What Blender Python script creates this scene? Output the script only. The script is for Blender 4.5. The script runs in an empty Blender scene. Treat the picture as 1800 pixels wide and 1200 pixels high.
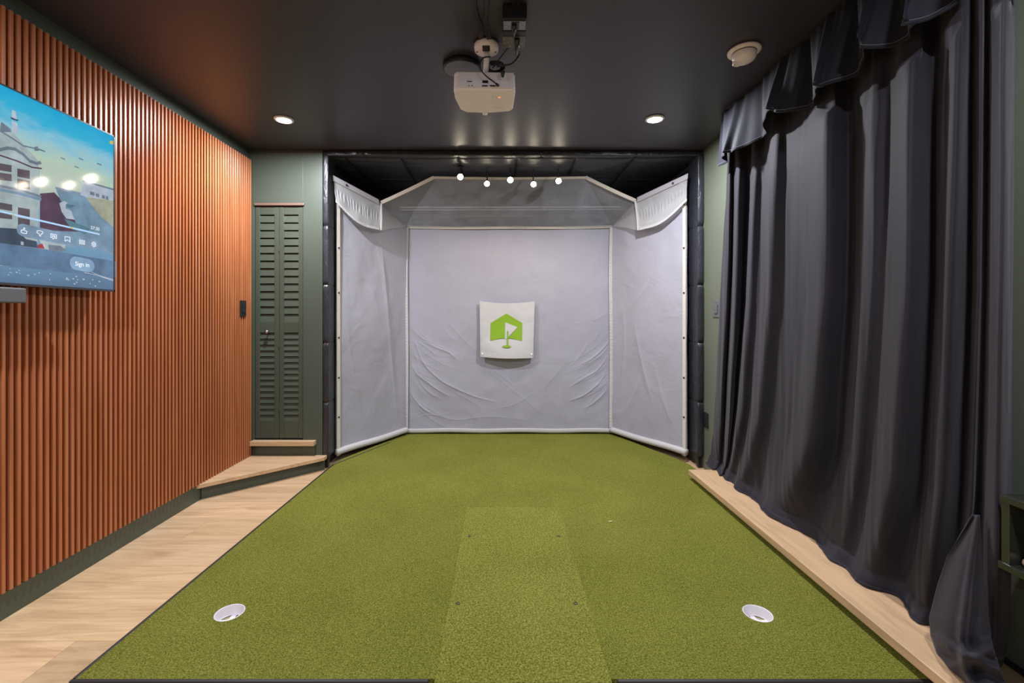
import bpy, bmesh, math, random
import numpy as np
from mathutils import Vector, Matrix, noise
random.seed(7)
PI = math.pi
SC = bpy.context.scene
COL = SC.collection

# ------------------------------------------------------------------ camera, world, exposure
F = 800.0                       # focal length in pixels of the 1800 px frame
VX, VY, CH = 882.0, 555.0, 1.21 # vanishing point and camera height
cam_d = bpy.data.cameras.new('camera')
cam = bpy.data.objects.new('camera', cam_d); COL.objects.link(cam)
cam_d.sensor_width = 36; cam_d.lens = 36 * F / 1800
cam_d.shift_x = (900 - VX) / 1800; cam_d.shift_y = (VY - 600) / 1800
cam_d.clip_start = 0.02
cam.location = (0, 0, CH); cam.rotation_euler = (PI / 2, 0, 0)
SC.camera = cam
SC.view_settings.view_transform = 'Standard'; SC.view_settings.look = 'None'
SC.view_settings.gamma = 1; SC.view_settings.use_curve_mapping = False
SC.view_settings.exposure = 0.17
W = bpy.data.worlds.new('world'); SC.world = W; W.use_nodes = True
W.node_tree.nodes['Background'].inputs[0].default_value = (0.8, 0.85, 1, 1)
W.node_tree.nodes['Background'].inputs[1].default_value = 0.3
DOWN_W, SPOT_W, REAR_W = 38.0, 6.5, 24.0

CEIL = 2.52
XL, XR = -2.0, 1.60
YW = 3.60            # wall with the folding door, front of the hitting bay
YB = 4.75            # back of the bay
YR = -3.2            # wall behind the camera
BAYL = -1.4175

def at(x, y, d):     # a point seen at pixel (x, y), d metres in front of the camera
    return Vector(((x - VX) * d / F, d, CH + (VY - y) * d / F))

# ------------------------------------------------------------------ materials
def mat(name, color, rough=0.6, metal=0.0, spec=0.5, emit=None, estr=0.0, sheen=0.0, coat=0.0, coatr=0.1):
    m = bpy.data.materials.new(name); m.use_nodes = True
    b = m.node_tree.nodes['Principled BSDF']
    b.inputs['Base Color'].default_value = (*color, 1)
    b.inputs['Roughness'].default_value = rough
    b.inputs['Metallic'].default_value = metal
    b.inputs['Specular IOR Level'].default_value = spec
    b.inputs['Sheen Weight'].default_value = sheen
    b.inputs['Coat Weight'].default_value = coat
    b.inputs['Coat Roughness'].default_value = coatr
    if emit:
        b.inputs['Emission Color'].default_value = (*emit, 1)
        b.inputs['Emission Strength'].default_value = estr
    return m
def N(m, t, **kw):
    n = m.node_tree.nodes.new(t)
    for k, v in kw.items(): setattr(n, k, v)
    return n
def L(m, a, b): m.node_tree.links.new(a, b)
def bsdf(m): return m.node_tree.nodes['Principled BSDF']
def coords(m, scale=(1, 1, 1), rot=(0, 0, 0)):
    t = N(m, 'ShaderNodeTexCoord'); g = N(m, 'ShaderNodeMapping')
    g.inputs['Scale'].default_value = scale; g.inputs['Rotation'].default_value = rot
    L(m, t.outputs['Object'], g.inputs['Vector']); return g.outputs[0]
def noisy(m, vec, scale, detail=3, rough=0.55, dist=0.0):
    n = N(m, 'ShaderNodeTexNoise'); n.inputs['Scale'].default_value = scale
    n.inputs['Detail'].default_value = detail; n.inputs['Roughness'].default_value = rough
    n.inputs['Distortion'].default_value = dist
    if vec: L(m, vec, n.inputs['Vector'])
    return n.outputs['Fac']
def ramp(m, fac, stops):
    r = N(m, 'ShaderNodeValToRGB'); e = r.color_ramp.elements
    e[0].position, e[0].color = stops[0][0], (*stops[0][1], 1)
    e[1].position, e[1].color = stops[-1][0], (*stops[-1][1], 1)
    for p, c in stops[1:-1]:
        k = e.new(p); k.color = (*c, 1)
    L(m, fac, r.inputs[0]); return r.outputs[0]
def bump(m, h, strength, dist=0.01, prev=None):
    b = N(m, 'ShaderNodeBump'); b.inputs['Strength'].default_value = strength
    b.inputs['Distance'].default_value = dist
    L(m, h, b.inputs['Height'])
    if prev: L(m, prev, b.inputs['Normal'])
    return b.outputs[0]
def tone(m, base, fac, lo, hi):
    """base colour scaled lo..hi by a noise"""
    c = ramp(m, fac, [(0.3, tuple(v * lo for v in base)), (0.7, tuple(v * hi for v in base))])
    L(m, c, bsdf(m).inputs['Base Color']); return c

M = {}
# painted walls
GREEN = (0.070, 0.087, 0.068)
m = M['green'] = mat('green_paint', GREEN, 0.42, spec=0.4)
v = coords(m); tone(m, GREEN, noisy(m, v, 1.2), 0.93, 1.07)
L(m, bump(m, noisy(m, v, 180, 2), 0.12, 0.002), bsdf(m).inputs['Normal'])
GREEN_LIT = (0.132, 0.150, 0.112)  # wall green made lighter, the right wall's stronger light put into its colour
m = M['green_lit'] = mat('green_paint_lit', GREEN_LIT, 0.42, spec=0.4)
v = coords(m); tone(m, GREEN_LIT, noisy(m, v, 1.2), 0.95, 1.05)
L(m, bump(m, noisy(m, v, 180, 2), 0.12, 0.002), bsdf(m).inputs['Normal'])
m = M['green_door'] = mat('green_door_paint', (0.060, 0.077, 0.056), 0.35)
v = coords(m); tone(m, (0.060, 0.077, 0.056), noisy(m, v, 5), 0.93, 1.07)
CE = (0.042, 0.036, 0.048)
m = M['ceiling'] = mat('ceiling_paint', CE, 0.40, spec=0.5)
v = coords(m); tone(m, CE, noisy(m, v, 1.1), 0.9, 1.12)
L(m, bump(m, noisy(m, v, 90, 3), 0.15, 0.003), bsdf(m).inputs['Normal'])
M['dark_wall'] = mat('black_lining_wall', (0.018, 0.02, 0.026), 0.5)
M['rear_wall'] = mat('rear_wall_paint', (0.35, 0.35, 0.32), 0.7)
m = M['vinyl'] = mat('black_vinyl', (0.022, 0.024, 0.032), 0.34, spec=0.6)
v = coords(m, (1, 1, 0.35)); tone(m, (0.022, 0.024, 0.032), noisy(m, v, 6), 0.85, 1.15)
L(m, bump(m, noisy(m, v, 14, 4, 0.6, 1.2), 0.55, 0.02), bsdf(m).inputs['Normal'])
m = M['lining'] = mat('black_nylon', (0.020, 0.021, 0.028), 0.45)
v = coords(m); tone(m, (0.020, 0.021, 0.028), noisy(m, v, 4), 0.85, 1.15)
L(m, bump(m, noisy(m, coords(m, (1, 4, 1)), 4, 3, 0.5, 0.8), 0.5, 0.02), bsdf(m).inputs['Normal'])
# planks
m = M['plank'] = mat('oak_plank', (0.6, 0.42, 0.25), 0.42, spec=0.35)
a = N(m, 'ShaderNodeAttribute', attribute_name='seed')
tc = N(m, 'ShaderNodeTexCoord'); va = N(m, 'ShaderNodeVectorMath', operation='ADD')
L(m, tc.outputs['Object'], va.inputs[0]); L(m, a.outputs['Vector'], va.inputs[1])
mp = N(m, 'ShaderNodeMapping'); mp.inputs['Scale'].default_value = (1.3, 9, 9); L(m, va.outputs[0], mp.inputs['Vector'])
g1 = noisy(m, mp.outputs[0], 1.6, 5, 0.6, 1.4)
mp2 = N(m, 'ShaderNodeMapping'); mp2.inputs['Scale'].default_value = (2.5, 60, 60); L(m, va.outputs[0], mp2.inputs['Vector'])
g2 = noisy(m, mp2.outputs[0], 2, 4, 0.7)
c1 = ramp(m, g1, [(0.28, (0.48, 0.315, 0.185)), (0.5, (0.63, 0.435, 0.262)), (0.75, (0.73, 0.53, 0.34))])
c2 = ramp(m, g2, [(0.3, (0.86, 0.84, 0.82)), (0.6, (1, 1, 1))])
mx = N(m, 'ShaderNodeMixRGB', blend_type='MULTIPLY'); mx.inputs[0].default_value = 0.8
L(m, c1, mx.inputs[1]); L(m, c2, mx.inputs[2])
at2 = N(m, 'ShaderNodeAttribute', attribute_name='tone')
mx2 = N(m, 'ShaderNodeMixRGB', blend_type='MULTIPLY'); mx2.inputs[0].default_value = 1
L(m, mx.outputs[0], mx2.inputs[1]); L(m, at2.outputs['Color'], mx2.inputs[2])
L(m, mx2.outputs[0], bsdf(m).inputs['Base Color'])
def oak(name, axis_scale, base=(0.60, 0.40, 0.235)):
    m = mat(name, base, 0.42, spec=0.35)
    g = noisy(m, coords(m, axis_scale), 1.6, 6, 0.62, 1.2)
    d = tuple(b * 0.74 for b in base); h = tuple(min(1, b * 1.16) for b in base)
    L(m, ramp(m, g, [(0.28, d), (0.5, base), (0.75, h)]), bsdf(m).inputs['Base Color'])
    return m
M['oak_x'] = oak('oak_board_across', (1.5, 16, 16))
M['oak_y'] = oak('oak_board_lengthwise', (16, 1.5, 16))
# slats
m = M['slat'] = mat('stained_slat', (0.44, 0.15, 0.05), 0.36, spec=0.5)
g = noisy(m, coords(m, (35, 35, 1.2)), 1.0, 5, 0.6, 0.6)
L(m, ramp(m, g, [(0.3, (0.33, 0.098, 0.034)), (0.5, (0.44, 0.145, 0.053)), (0.72, (0.53, 0.20, 0.083))]), bsdf(m).inputs['Base Color'])
m = M['slat_back'] = mat('slat_backing', (0.075, 0.018, 0.007), 0.6)
tone(m, (0.075, 0.018, 0.007), noisy(m, coords(m, (20, 20, 1)), 1), 0.8, 1.2)
# turf
def turf(name, c0, c1, c2, sc):
    m = mat(name, c1, 0.9, spec=0.05)
    v = coords(m)
    vo = N(m, 'ShaderNodeTexVoronoi'); vo.inputs['Scale'].default_value = sc; L(m, v, vo.inputs['Vector'])
    n1 = noisy(m, v, sc * 0.55, 4, 0.75)
    n2 = noisy(m, v, 2.2, 3)
    sm = N(m, 'ShaderNodeMath', operation='MULTIPLY_ADD'); L(m, n2, sm.inputs[0]); sm.inputs[1].default_value = 0.10; L(m, n1, sm.inputs[2])
    sb = N(m, 'ShaderNodeMath', operation='MULTIPLY_ADD'); L(m, vo.outputs['Distance'], sb.inputs[0]); sb.inputs[1].default_value = -0.16; L(m, sm.outputs[0], sb.inputs[2])
    L(m, ramp(m, sb.outputs[0], [(0.29, c0), (0.47, c1), (0.65, c2)]), bsdf(m).inputs['Base Color'])
    L(m, bump(m, n1, 1.0, 0.008), bsdf(m).inputs['Normal'])
    return m
M['turf'] = turf('green_turf', (0.070, 0.075, 0.008), (0.218, 0.222, 0.036), (0.41, 0.405, 0.105), 330)
M['mat_turf'] = turf('hitting_turf', (0.078, 0.083, 0.009), (0.234, 0.236, 0.040), (0.45, 0.44, 0.12), 270)
M['rubber'] = mat('black_rubber', (0.02, 0.02, 0.022), 0.5)
M['white_plastic'] = mat('white_plastic', (0.92, 0.89, 0.92), 0.35)
m = M['cup'] = mat('cup_plastic', (0.80, 0.76, 0.80), 0.45)
m = M['ivory'] = mat('ivory_plastic', (0.92, 0.85, 0.87), 0.35)
tone(m, (0.92, 0.85, 0.87), noisy(m, coords(m), 9), 0.96, 1.04)
M['ivory_lilac'] = mat('projector_rear_plastic', (0.80, 0.75, 0.78), 0.4)
M['port_panel'] = mat('port_panel', (0.78, 0.77, 0.86), 0.4)
M['black_plastic'] = mat('black_plastic', (0.018, 0.019, 0.022), 0.35)
M['grey_plastic'] = mat('grey_plastic', (0.12, 0.12, 0.13), 0.4)
M['black_metal'] = mat('black_metal', (0.02, 0.021, 0.024), 0.4, metal=0.3)
M['steel'] = mat('steel', (0.45, 0.45, 0.46), 0.3, metal=1)
M['brown_metal'] = mat('brown_track', (0.22, 0.15, 0.12), 0.4, metal=0.3)
M['red'] = mat('red_indicator', (0.8, 0.2, 0.1), 0.4, emit=(1, 0.15, 0.05), estr=2)
# cloth
def cloth(name, c, bs=0.25, rough=0.85):
    m = mat(name, c, rough, spec=0.2, sheen=0.1)
    v = coords(m)
    tone(m, c, noisy(m, v, 1.7, 4), 0.94, 1.05)
    b1 = bump(m, noisy(m, v, 3.0, 5, 0.55, 1.2), bs, 0.03)
    L(m, bump(m, noisy(m, v, 350, 2), 0.15, 0.002, b1), bsdf(m).inputs['Normal'])
    return m
M['screen'] = cloth('screen_cloth', (0.385, 0.375, 0.445), 0.34)
M['hem'] = cloth('hem_cloth', (0.54, 0.52, 0.53), 0.15)
M['binding'] = cloth('binding_cloth', (0.64, 0.59, 0.53), 0.15)
M['banner'] = cloth('banner_cloth', (0.56, 0.545, 0.555), 0.2)
M['logo'] = cloth('logo_green', (0.235, 0.405, 0.028), 0.1)
def fabric(name, c):
    m = mat(name, c, 0.75, spec=0.25, sheen=0.12)
    bsdf(m).inputs['Sheen Roughness'].default_value = 0.45
    bsdf(m).inputs['Sheen Tint'].default_value = (0.75, 0.7, 0.78, 1)
    v = coords(m); tone(m, c, noisy(m, v, 3), 0.88, 1.12)
    b1 = bump(m, noisy(m, coords(m, (4, 4, 0.8)), 1.2, 3, 0.5, 0.8), 0.22, 0.02)
    L(m, bump(m, noisy(m, v, 420, 2), 0.12, 0.002, b1), bsdf(m).inputs['Normal'])
    return m
M['curtain'] = fabric('charcoal_velvet', (0.0205, 0.0185, 0.0255))
M['valance'] = fabric('navy_velvet', (0.0105, 0.0118, 0.0205))
M['stitch'] = mat('curtain_stitch', (0.16, 0.16, 0.18), 0.7)
def netting(name, c, op):
    m = bpy.data.materials.new(name); m.use_nodes = True; nt = m.node_tree; nt.nodes.clear()
    o = nt.nodes.new('ShaderNodeOutputMaterial'); mx = nt.nodes.new('ShaderNodeMixShader')
    t = nt.nodes.new('ShaderNodeBsdfTransparent'); d = nt.nodes.new('ShaderNodeBsdfDiffuse'); tr = nt.nodes.new('ShaderNodeBsdfTranslucent')
    m2 = nt.nodes.new('ShaderNodeMixShader'); m2.inputs[0].default_value = 0.4
    d.inputs[0].default_value = (*c, 1); tr.inputs[0].default_value = (*c, 1)
    n = nt.nodes.new('ShaderNodeTexNoise'); n.inputs['Scale'].default_value = 5; n.inputs['Detail'].default_value = 4; n.inputs['Distortion'].default_value = 1
    tc = nt.nodes.new('ShaderNodeTexCoord'); nt.links.new(tc.outputs['Object'], n.inputs['Vector'])
    mr = nt.nodes.new('ShaderNodeMapRange'); mr.inputs[3].default_value = op * 0.85; mr.inputs[4].default_value = min(1, op * 1.15)
    mr.inputs[1].default_value = 0.3; mr.inputs[2].default_value = 0.7
    nt.links.new(n.outputs['Fac'], mr.inputs[0]); nt.links.new(mr.outputs[0], mx.inputs[0])
    nt.links.new(d.outputs[0], m2.inputs[1]); nt.links.new(tr.outputs[0], m2.inputs[2])
    nt.links.new(t.outputs[0], mx.inputs[1]); nt.links.new(m2.outputs[0], mx.inputs[2]); nt.links.new(mx.outputs[0], o.inputs[0])
    return m
M['net'] = netting('white_netting', (0.80, 0.82, 0.95), 0.52)
M['net_mid'] = netting('folded_white_netting', (0.74, 0.73, 0.74), 0.66)
M['net_dense'] = netting('dense_white_netting', (0.68, 0.68, 0.69), 0.86)
def emis(name, c, s):
    m = bpy.data.materials.new(name); m.use_nodes = True; nt = m.node_tree; nt.nodes.clear()
    o = nt.nodes.new('ShaderNodeOutputMaterial'); e = nt.nodes.new('ShaderNodeEmission')
    e.inputs[0].default_value = (*c, 1); e.inputs[1].default_value = s; nt.links.new(e.outputs[0], o.inputs[0]); return m
M['lamp_cool'] = emis('cool_lamp', (0.9, 0.94, 1.0), 30)
M['lamp_warm'] = emis('warm_lamp', (1.0, 0.86, 0.66), 40)

# ------------------------------------------------------------------ mesh helpers
def box(bm, x0, x1, y0, y1, z0, z1, mi=0):
    vs = [bm.verts.new(p) for p in ((x0,y0,z0),(x1,y0,z0),(x1,y1,z0),(x0,y1,z0),(x0,y0,z1),(x1,y0,z1),(x1,y1,z1),(x0,y1,z1))]
    for f in ((0,3,2,1),(4,5,6,7),(0,1,5,4),(1,2,6,5),(2,3,7,6),(3,0,4,7)):
        bm.faces.new([vs[i] for i in f]).material_index = mi
def prism(bm, pts, z0, z1):
    a = [bm.verts.new((p[0], p[1], z0)) for p in pts]; b = [bm.verts.new((p[0], p[1], z1)) for p in pts]
    n = len(pts)
    fa = [bm.faces.new(a[::-1]), bm.faces.new(b)]
    for i in range(n): fa.append(bm.faces.new([a[i], a[(i+1)%n], b[(i+1)%n], b[i]]))
    bmesh.ops.recalc_face_normals(bm, faces=fa)
def lathe(bm, prof, c=(0,0,0), axis='z', seg=32, cap=True, mi=0):
    rings = []
    for r, h in prof:
        ring = []
        for i in range(seg):
            a = 2*PI*i/seg; u, w = r*math.cos(a), r*math.sin(a)
            p = (u, w, h) if axis == 'z' else ((h, u, w) if axis == 'x' else (u, h, w))
            ring.append(bm.verts.new(Vector(p) + Vector(c)))
        rings.append(ring)
    fs = []
    for a, b in zip(rings, rings[1:]):
        for i in range(seg): fs.append(bm.faces.new([a[i], a[(i+1)%seg], b[(i+1)%seg], b[i]]))
    if cap: fs.append(bm.faces.new(rings[0])); fs.append(bm.faces.new(rings[-1][::-1]))
    bmesh.ops.recalc_face_normals(bm, faces=fs)
    for f in fs: f.material_index = mi
def tube(bm, path, r, seg=8):
    path = [Vector(p) for p in path]; rings = []; up = None
    for i, p in enumerate(path):
        t = (path[min(i+1, len(path)-1)] - path[max(i-1, 0)]).normalized()
        if up is None: up = t.orthogonal().normalized()
        up = (up - t*up.dot(t)).normalized(); s = t.cross(up)
        rr = r[i] if isinstance(r, (list, tuple)) else r
        rings.append([bm.verts.new(p + (up*math.cos(2*PI*k/seg) + s*math.sin(2*PI*k/seg))*rr) for k in range(seg)])
    for a, b in zip(rings, rings[1:]):
        for i in range(seg): bm.faces.new([a[i], a[(i+1)%seg], b[(i+1)%seg], b[i]])
    bm.faces.new(rings[0][::-1]); bm.faces.new(rings[-1])
def smooth_path(pts, n=8):
    pts = [Vector(p) for p in pts]; out = []
    for i in range(len(pts)-1):
        p0, p1, p2, p3 = pts[max(i-1,0)], pts[i], pts[i+1], pts[min(i+2, len(pts)-1)]
        for k in range(n):
            t = k/n
            out.append(0.5*((2*p1)+(p2-p0)*t+(2*p0-5*p1+4*p2-p3)*t*t+(3*p1-p0-3*p2+p3)*t**3))
    out.append(pts[-1]); return out
def grid(bm, fn, nu, nv):
    g = [[bm.verts.new(fn(i/nu, j/nv)) for i in range(nu+1)] for j in range(nv+1)]
    for j in range(nv):
        for i in range(nu):
            f = bm.faces.new([g[j][i], g[j][i+1], g[j+1][i+1], g[j+1][i]]); f.smooth = True
    return g
def B(): return bmesh.new()
def fill(fn, *a, **k):
    bm = bmesh.new(); fn(bm, *a, **k); return bm

BASE = {}
def obj(name, bm, m, parent=None, bevel=0, smooth=False, solid=0, local=False, seg=2):
    """one mesh object; parts are given in world coordinates and moved under their thing's base"""
    if parent is None:
        lo = [min(v.co[i] for v in bm.verts) for i in range(3)]; hi = [max(v.co[i] for v in bm.verts) for i in range(3)]
        base = Vector(((lo[0]+hi[0])/2, (lo[1]+hi[1])/2, lo[2]))
    else: base = BASE[parent.name]
    if not local:
        for v in bm.verts: v.co -= base
    if smooth:
        for f in bm.faces: f.smooth = True
    me = bpy.data.meshes.new(name); bm.to_mesh(me); bm.free()
    for mm in (m if isinstance(m, (list, tuple)) else [m]): me.materials.append(mm)
    o = bpy.data.objects.new(name, me); COL.objects.link(o)
    if parent is None: o.location = base
    else: o.parent = parent
    BASE[o.name] = base.copy()
    if bevel:
        b = o.modifiers.new('bevel', 'BEVEL'); b.width = bevel; b.segments = seg; b.limit_method = 'ANGLE'; b.angle_limit = 0.6
    if solid:
        s = o.modifiers.new('solid', 'SOLIDIFY'); s.thickness = solid; s.offset = 0
    if smooth and bevel == 0 and solid == 0 and False: pass
    return o
def thing(name, loc, label, cat, group=None):
    o = bpy.data.objects.new(name, None); COL.objects.link(o); o.location = loc; o.empty_display_size = 0.05
    BASE[o.name] = Vector(loc); return tag(o, label, cat, group)
def tag(o, label, cat, group=None):
    o['label'] = label; o['category'] = cat
    if group: o['group'] = group
    return o
def struct(o, label=None):
    o['kind'] = 'structure'
    if label: o['label'] = label
    return o
def dup(root, loc, label, group=None):
    def cp(o, par):
        c = o.copy(); COL.objects.link(c); c.parent = par
        for ch in o.children: cp(ch, c)
        return c
    r = cp(root, None); r.location = loc; r['label'] = label
    if group: r['group'] = group
    return r
def bx(*a): return fill(box, *a)

# ------------------------------------------------------------------ the room
# plank floor: rows run across the room
bm = B(); seed = bm.loops.layers.float_color.new('seed'); tn = bm.loops.layers.float_color.new('tone')
rowh = 0.2535; y = 1.695 - rowh*20; k = 0; rnd = random.Random(3)
fixed = {19: [-1.585], 23: [-1.735]}
while y < YB + 0.2:
    joints = fixed.get(k, None)
    if joints is None:
        s0 = -2.05 + (rnd.random()*1.3 + 0.62); joints = [s0]
    while joints[-1] < 1.7: joints.append(joints[-1] + 1.5)
    xs = [-2.05] + [j for j in joints if j < 1.66] + [1.7]
    for a_, b_ in zip(xs, xs[1:]):
        sd = (rnd.random()*20, rnd.random()*20, rnd.random()*20, 1); t0 = rnd.uniform(0.88, 1.08)
        if k == 19 and a_ < -2: t0 = 1.12
        if k == 19 and abs(a_ + 1.585) < .01: t0 = 0.86
        tt = (t0, t0*rnd.uniform(0.97, 1.0), t0*rnd.uniform(0.93, 1.0), 1)
        g = 0.0006
        z1 = 0.0
        vs = [bm.verts.new(p) for p in ((a_+g, y+g, z1), (b_-g, y+g, z1), (b_-g, y+rowh-g, z1), (a_+g, y+rowh-g, z1))]
        f = bm.faces.new(vs)
        ws = [bm.verts.new((v.co.x, v.co.y, -0.01)) for v in vs]
        fs = [f] + [bm.faces.new([vs[i], ws[i], ws[(i+1) % 4], vs[(i+1) % 4]]) for i in range(4)]
        bmesh.ops.recalc_face_normals(bm, faces=fs)
        for f in fs:
            for l in f.loops: l[seed] = sd; l[tn] = tt
    y += rowh; k += 1
box(bm, -2.1, 1.75, YR-.1, YB+.15, -0.06, -0.011)
struct(obj('floor', bm, M['plank']))
struct(obj('ceiling', bx(-2.15, 1.75, YR-.1, YB+.15, CEIL, CEIL+.1), M['ceiling']))
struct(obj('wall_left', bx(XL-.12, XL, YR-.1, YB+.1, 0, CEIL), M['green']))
struct(obj('wall_right', bx(XR, XR+.12, YR-.1, YB+.1, 0, CEIL), M['green_lit']))
struct(obj('wall_behind_camera', bx(XL, XR, YR-.1, YR, 0, CEIL), M['rear_wall']))
# door wall, with the opening of the folding door
DX0, DX1, DZ0, DZ1 = -1.957, -1.572, 0.232, 2.105
bm = B()
box(bm, XL, DX0, YW, YW+.1, 0, CEIL); box(bm, DX1, BAYL, YW, YW+.1, 0, CEIL)
box(bm, DX0, DX1, YW, YW+.1, DZ1, CEIL); box(bm, DX0, DX1, YW, YW+.1, 0, DZ0-.001)
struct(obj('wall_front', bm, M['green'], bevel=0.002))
struct(obj('wall_bay_left', bx(BAYL-.1, BAYL, YW+.1, YB, 0, CEIL), M['dark_wall']))
struct(obj('wall_bay_back', bx(BAYL, XR, YB, YB+.1, 0, CEIL), M['dark_wall']))
struct(obj('wall_closet_back', bx(XL, BAYL-.1, YW+.5, YW+.6, 0, CEIL), M['dark_wall']))
struct(obj('baseboard_left', bx(XL, XL+.015, YR, 3.0, 0, 0.110), M['green_door'], bevel=0.002))
struct(obj('baseboard_right', bx(XR-.014, XR, 3.22, 3.56, 0, 0.085), M['green_lit'], bevel=0.004))
struct(obj('shadow_strip_1', bx(XR-.012, XR, 0.2, 3.2, 0.111, 0.128), M['black_plastic'], bevel=0.002))  # black strip standing in for the shadow gap where ledge meets wall

# folding louvred door
door = thing('door_1', ((DX0+DX1)/2, YW+.02, DZ0), 'narrow green louvred folding door above the pale wood step', 'door'); struct(door)
del door['category']
mid = (DX0+DX1)/2
for li, (a_, b_) in enumerate(((DX0+.004, mid-.0015), (mid+.0015, DX1-.004))):
    bm = B(); y0, y1 = YW+.006, YW+.034; z0, z1 = DZ0+.008, DZ1-.028; st = .036
    box(bm, a_, a_+st, y0, y1, z0, z1); box(bm, b_-st, b_, y0, y1, z0, z1)
    rails = [(z0, z0+.14), (1.075, 1.165), (z1-.065, z1)]
    for r0, r1 in rails: box(bm, a_+st, b_-st, y0+.002, y1-.002, r0, r1)
    leaf = obj('door_leaf', bm, M['green_door'], door, bevel=0.003)
    bm = B()
    for (lo, hi, n) in ((z0+.14, 1.075, 15), (1.165, z1-.065, 14)):
        p = (hi-lo)/n
        for i in range(n):
            zc = lo + (i+.5)*p
            # a broad slat leaning out at its foot, with a dark slot between slats
            vs = [(y0+.003, zc-p*.50), (y0+.009, zc-p*.50), (y1-.008, zc+p*.30), (y1-.014, zc+p*.38)]
            q = [[bm.verts.new((x, yy, zz)) for yy, zz in vs] for x in (a_+st-.001, b_-st+.001)]
            fs = [bm.faces.new(q[0]), bm.faces.new(q[1][::-1])] + [bm.faces.new([q[0][j], q[0][(j+1)%4], q[1][(j+1)%4], q[1][j]]) for j in range(4)]
            bmesh.ops.recalc_face_normals(bm, faces=fs)
    obj('louvres', bm, M['green_door'], leaf)
    if li == 0:
        kp = at(471, 583, YW)
        obj('door_knob', fill(lathe, [(.004, 0), (.005, -.016), (.014, -.022), (.016, -.03), (.010, -.037), (.001, -.039)], (kp.x, YW+.006, kp.z), 'y', 20), M['steel'], leaf, smooth=True)
bm = B()
for z in (1.72, .96, .46): box(bm, mid-.004, mid+.004, YW+.001, YW+.007, z, z+.06)
obj('hinge', bm, M['green_door'], door)
obj('head_track', bx(DX0+.002, DX1+.012, YW-.012, YW+.03, DZ1-.024, DZ1-.003), M['brown_metal'], door, bevel=0.003)
# dark closet interior comes from the closed space behind the door

# steps
st = thing('platform_step', (-1.7, 3.3, 0), 'wedge-shaped pale oak step with green riser below the louvred door', 'step')
za, zb = 0.082, 0.110
P0 = (XL+.001, 2.95); P1 = (BAYL+.035, 3.55)
obj('riser', fill(prism, [(XL+.016, 3.005), (BAYL+.02, 3.585), (BAYL+.02, YW-.001), (XL+.016, YW-.001)], 0.001, za), M['green_door'], st)
obj('tread', fill(prism, [(XL+.002, 2.95), (BAYL+.036, 3.545), (BAYL+.036, YW-.001), (XL+.002, YW-.001)], za, zb), M['oak_x'], st, bevel=0.003)
up = thing('door_step', (-1.73, 3.57, zb), 'short upper oak step directly under the louvred door', 'step')
obj('riser', bx(XL+.06, BAYL-.055, YW-.012, YW-.001, zb+.001, .193), M['green_door'], up)
obj('tread', bx(XL+.032, -1.467, YW-.05, YW+.004, .194, DZ0-.003), M['oak_x'], up, bevel=0.002)

bd = thing('ledge_board', (1.47, 2.2, 0), 'long thick oak ledge board overhanging the turf under the curtain', 'ledge')
obj('board', bx(1.337, XR-.001, 0.6, 3.26, .074, .110), M['oak_y'], bd, bevel=0.003)
obj('support', bx(1.50, XR-.002, 0.6, 3.20, .001, .073), M['rubber'], bd)

# ------------------------------------------------------------------ slat panel
sp = thing('slat_panel', (XL+.02, 1.6, .112), 'orange-brown vertical wood slat panel covering the left wall', 'wall panel')
obj('backing', bx(XL+.001, XL+.009, -0.4, YW-.002, .112, 2.44), M['slat_back'], sp)
bm = B(); pitch = .0291; yy = YW-.016
while yy > -0.38:
    x1 = XL+.030
    ca = [bm.verts.new(p) for p in ((XL+.009, yy, .112), (x1-.002, yy, .112), (x1, yy-.002, .112), (x1, yy-.012, .112), (x1-.002, yy-.014, .112), (XL+.009, yy-.014, .112))]
    cb = [bm.verts.new((v.co.x, v.co.y, 2.437)) for v in ca]
    fs = [bm.faces.new(ca), bm.faces.new(cb[::-1])] + [bm.faces.new([ca[i], ca[(i+1)%6], cb[(i+1)%6], cb[i]]) for i in range(6)]
    bmesh.ops.recalc_face_normals(bm, faces=fs)
    yy -= pitch
obj('slats', bm, M['slat'], sp)

# ------------------------------------------------------------------ television
XT = -1.90
def S(x, y, off=0.0):
    d = -XT*F/(VX - x) if x < VX else 1
    p = at(x, y, -XT*F/(VX-x)); return Vector((XT+off, p.y, p.z))
TY0, TY1, TZ0, TZ1 = 0.90, 2.232, 1.328, 2.092
tv = thing('television', (XT-.03, (TY0+TY1)/2, TZ0), 'large flat television on the slatted wall showing a paused street video', 'television')
obj('housing', bx(XT-.034, XT-.004, TY0, TY1, TZ0, TZ1), M['black_plastic'], tv, bevel=0.004)
bm = B(); t = .006
box(bm, XT-.006, XT+.003, TY0, TY1, TZ1-t, TZ1); box(bm, XT-.006, XT+.003, TY0, TY1, TZ0, TZ0+t*1.6)
box(bm, XT-.006, XT+.003, TY0, TY0+t, TZ0, TZ1); box(bm, XT-.006, XT+.003, TY1-t, TY1, TZ0, TZ1)
obj('bezel', bm, mat('tv_bezel', (0.10, 0.10, 0.11), 0.25, metal=0.8), tv)
obj('wall_mount', bx(XL+.031, XT-.034, 1.3, 1.85, 1.5, 1.9), M['black_metal'], tv)
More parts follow.
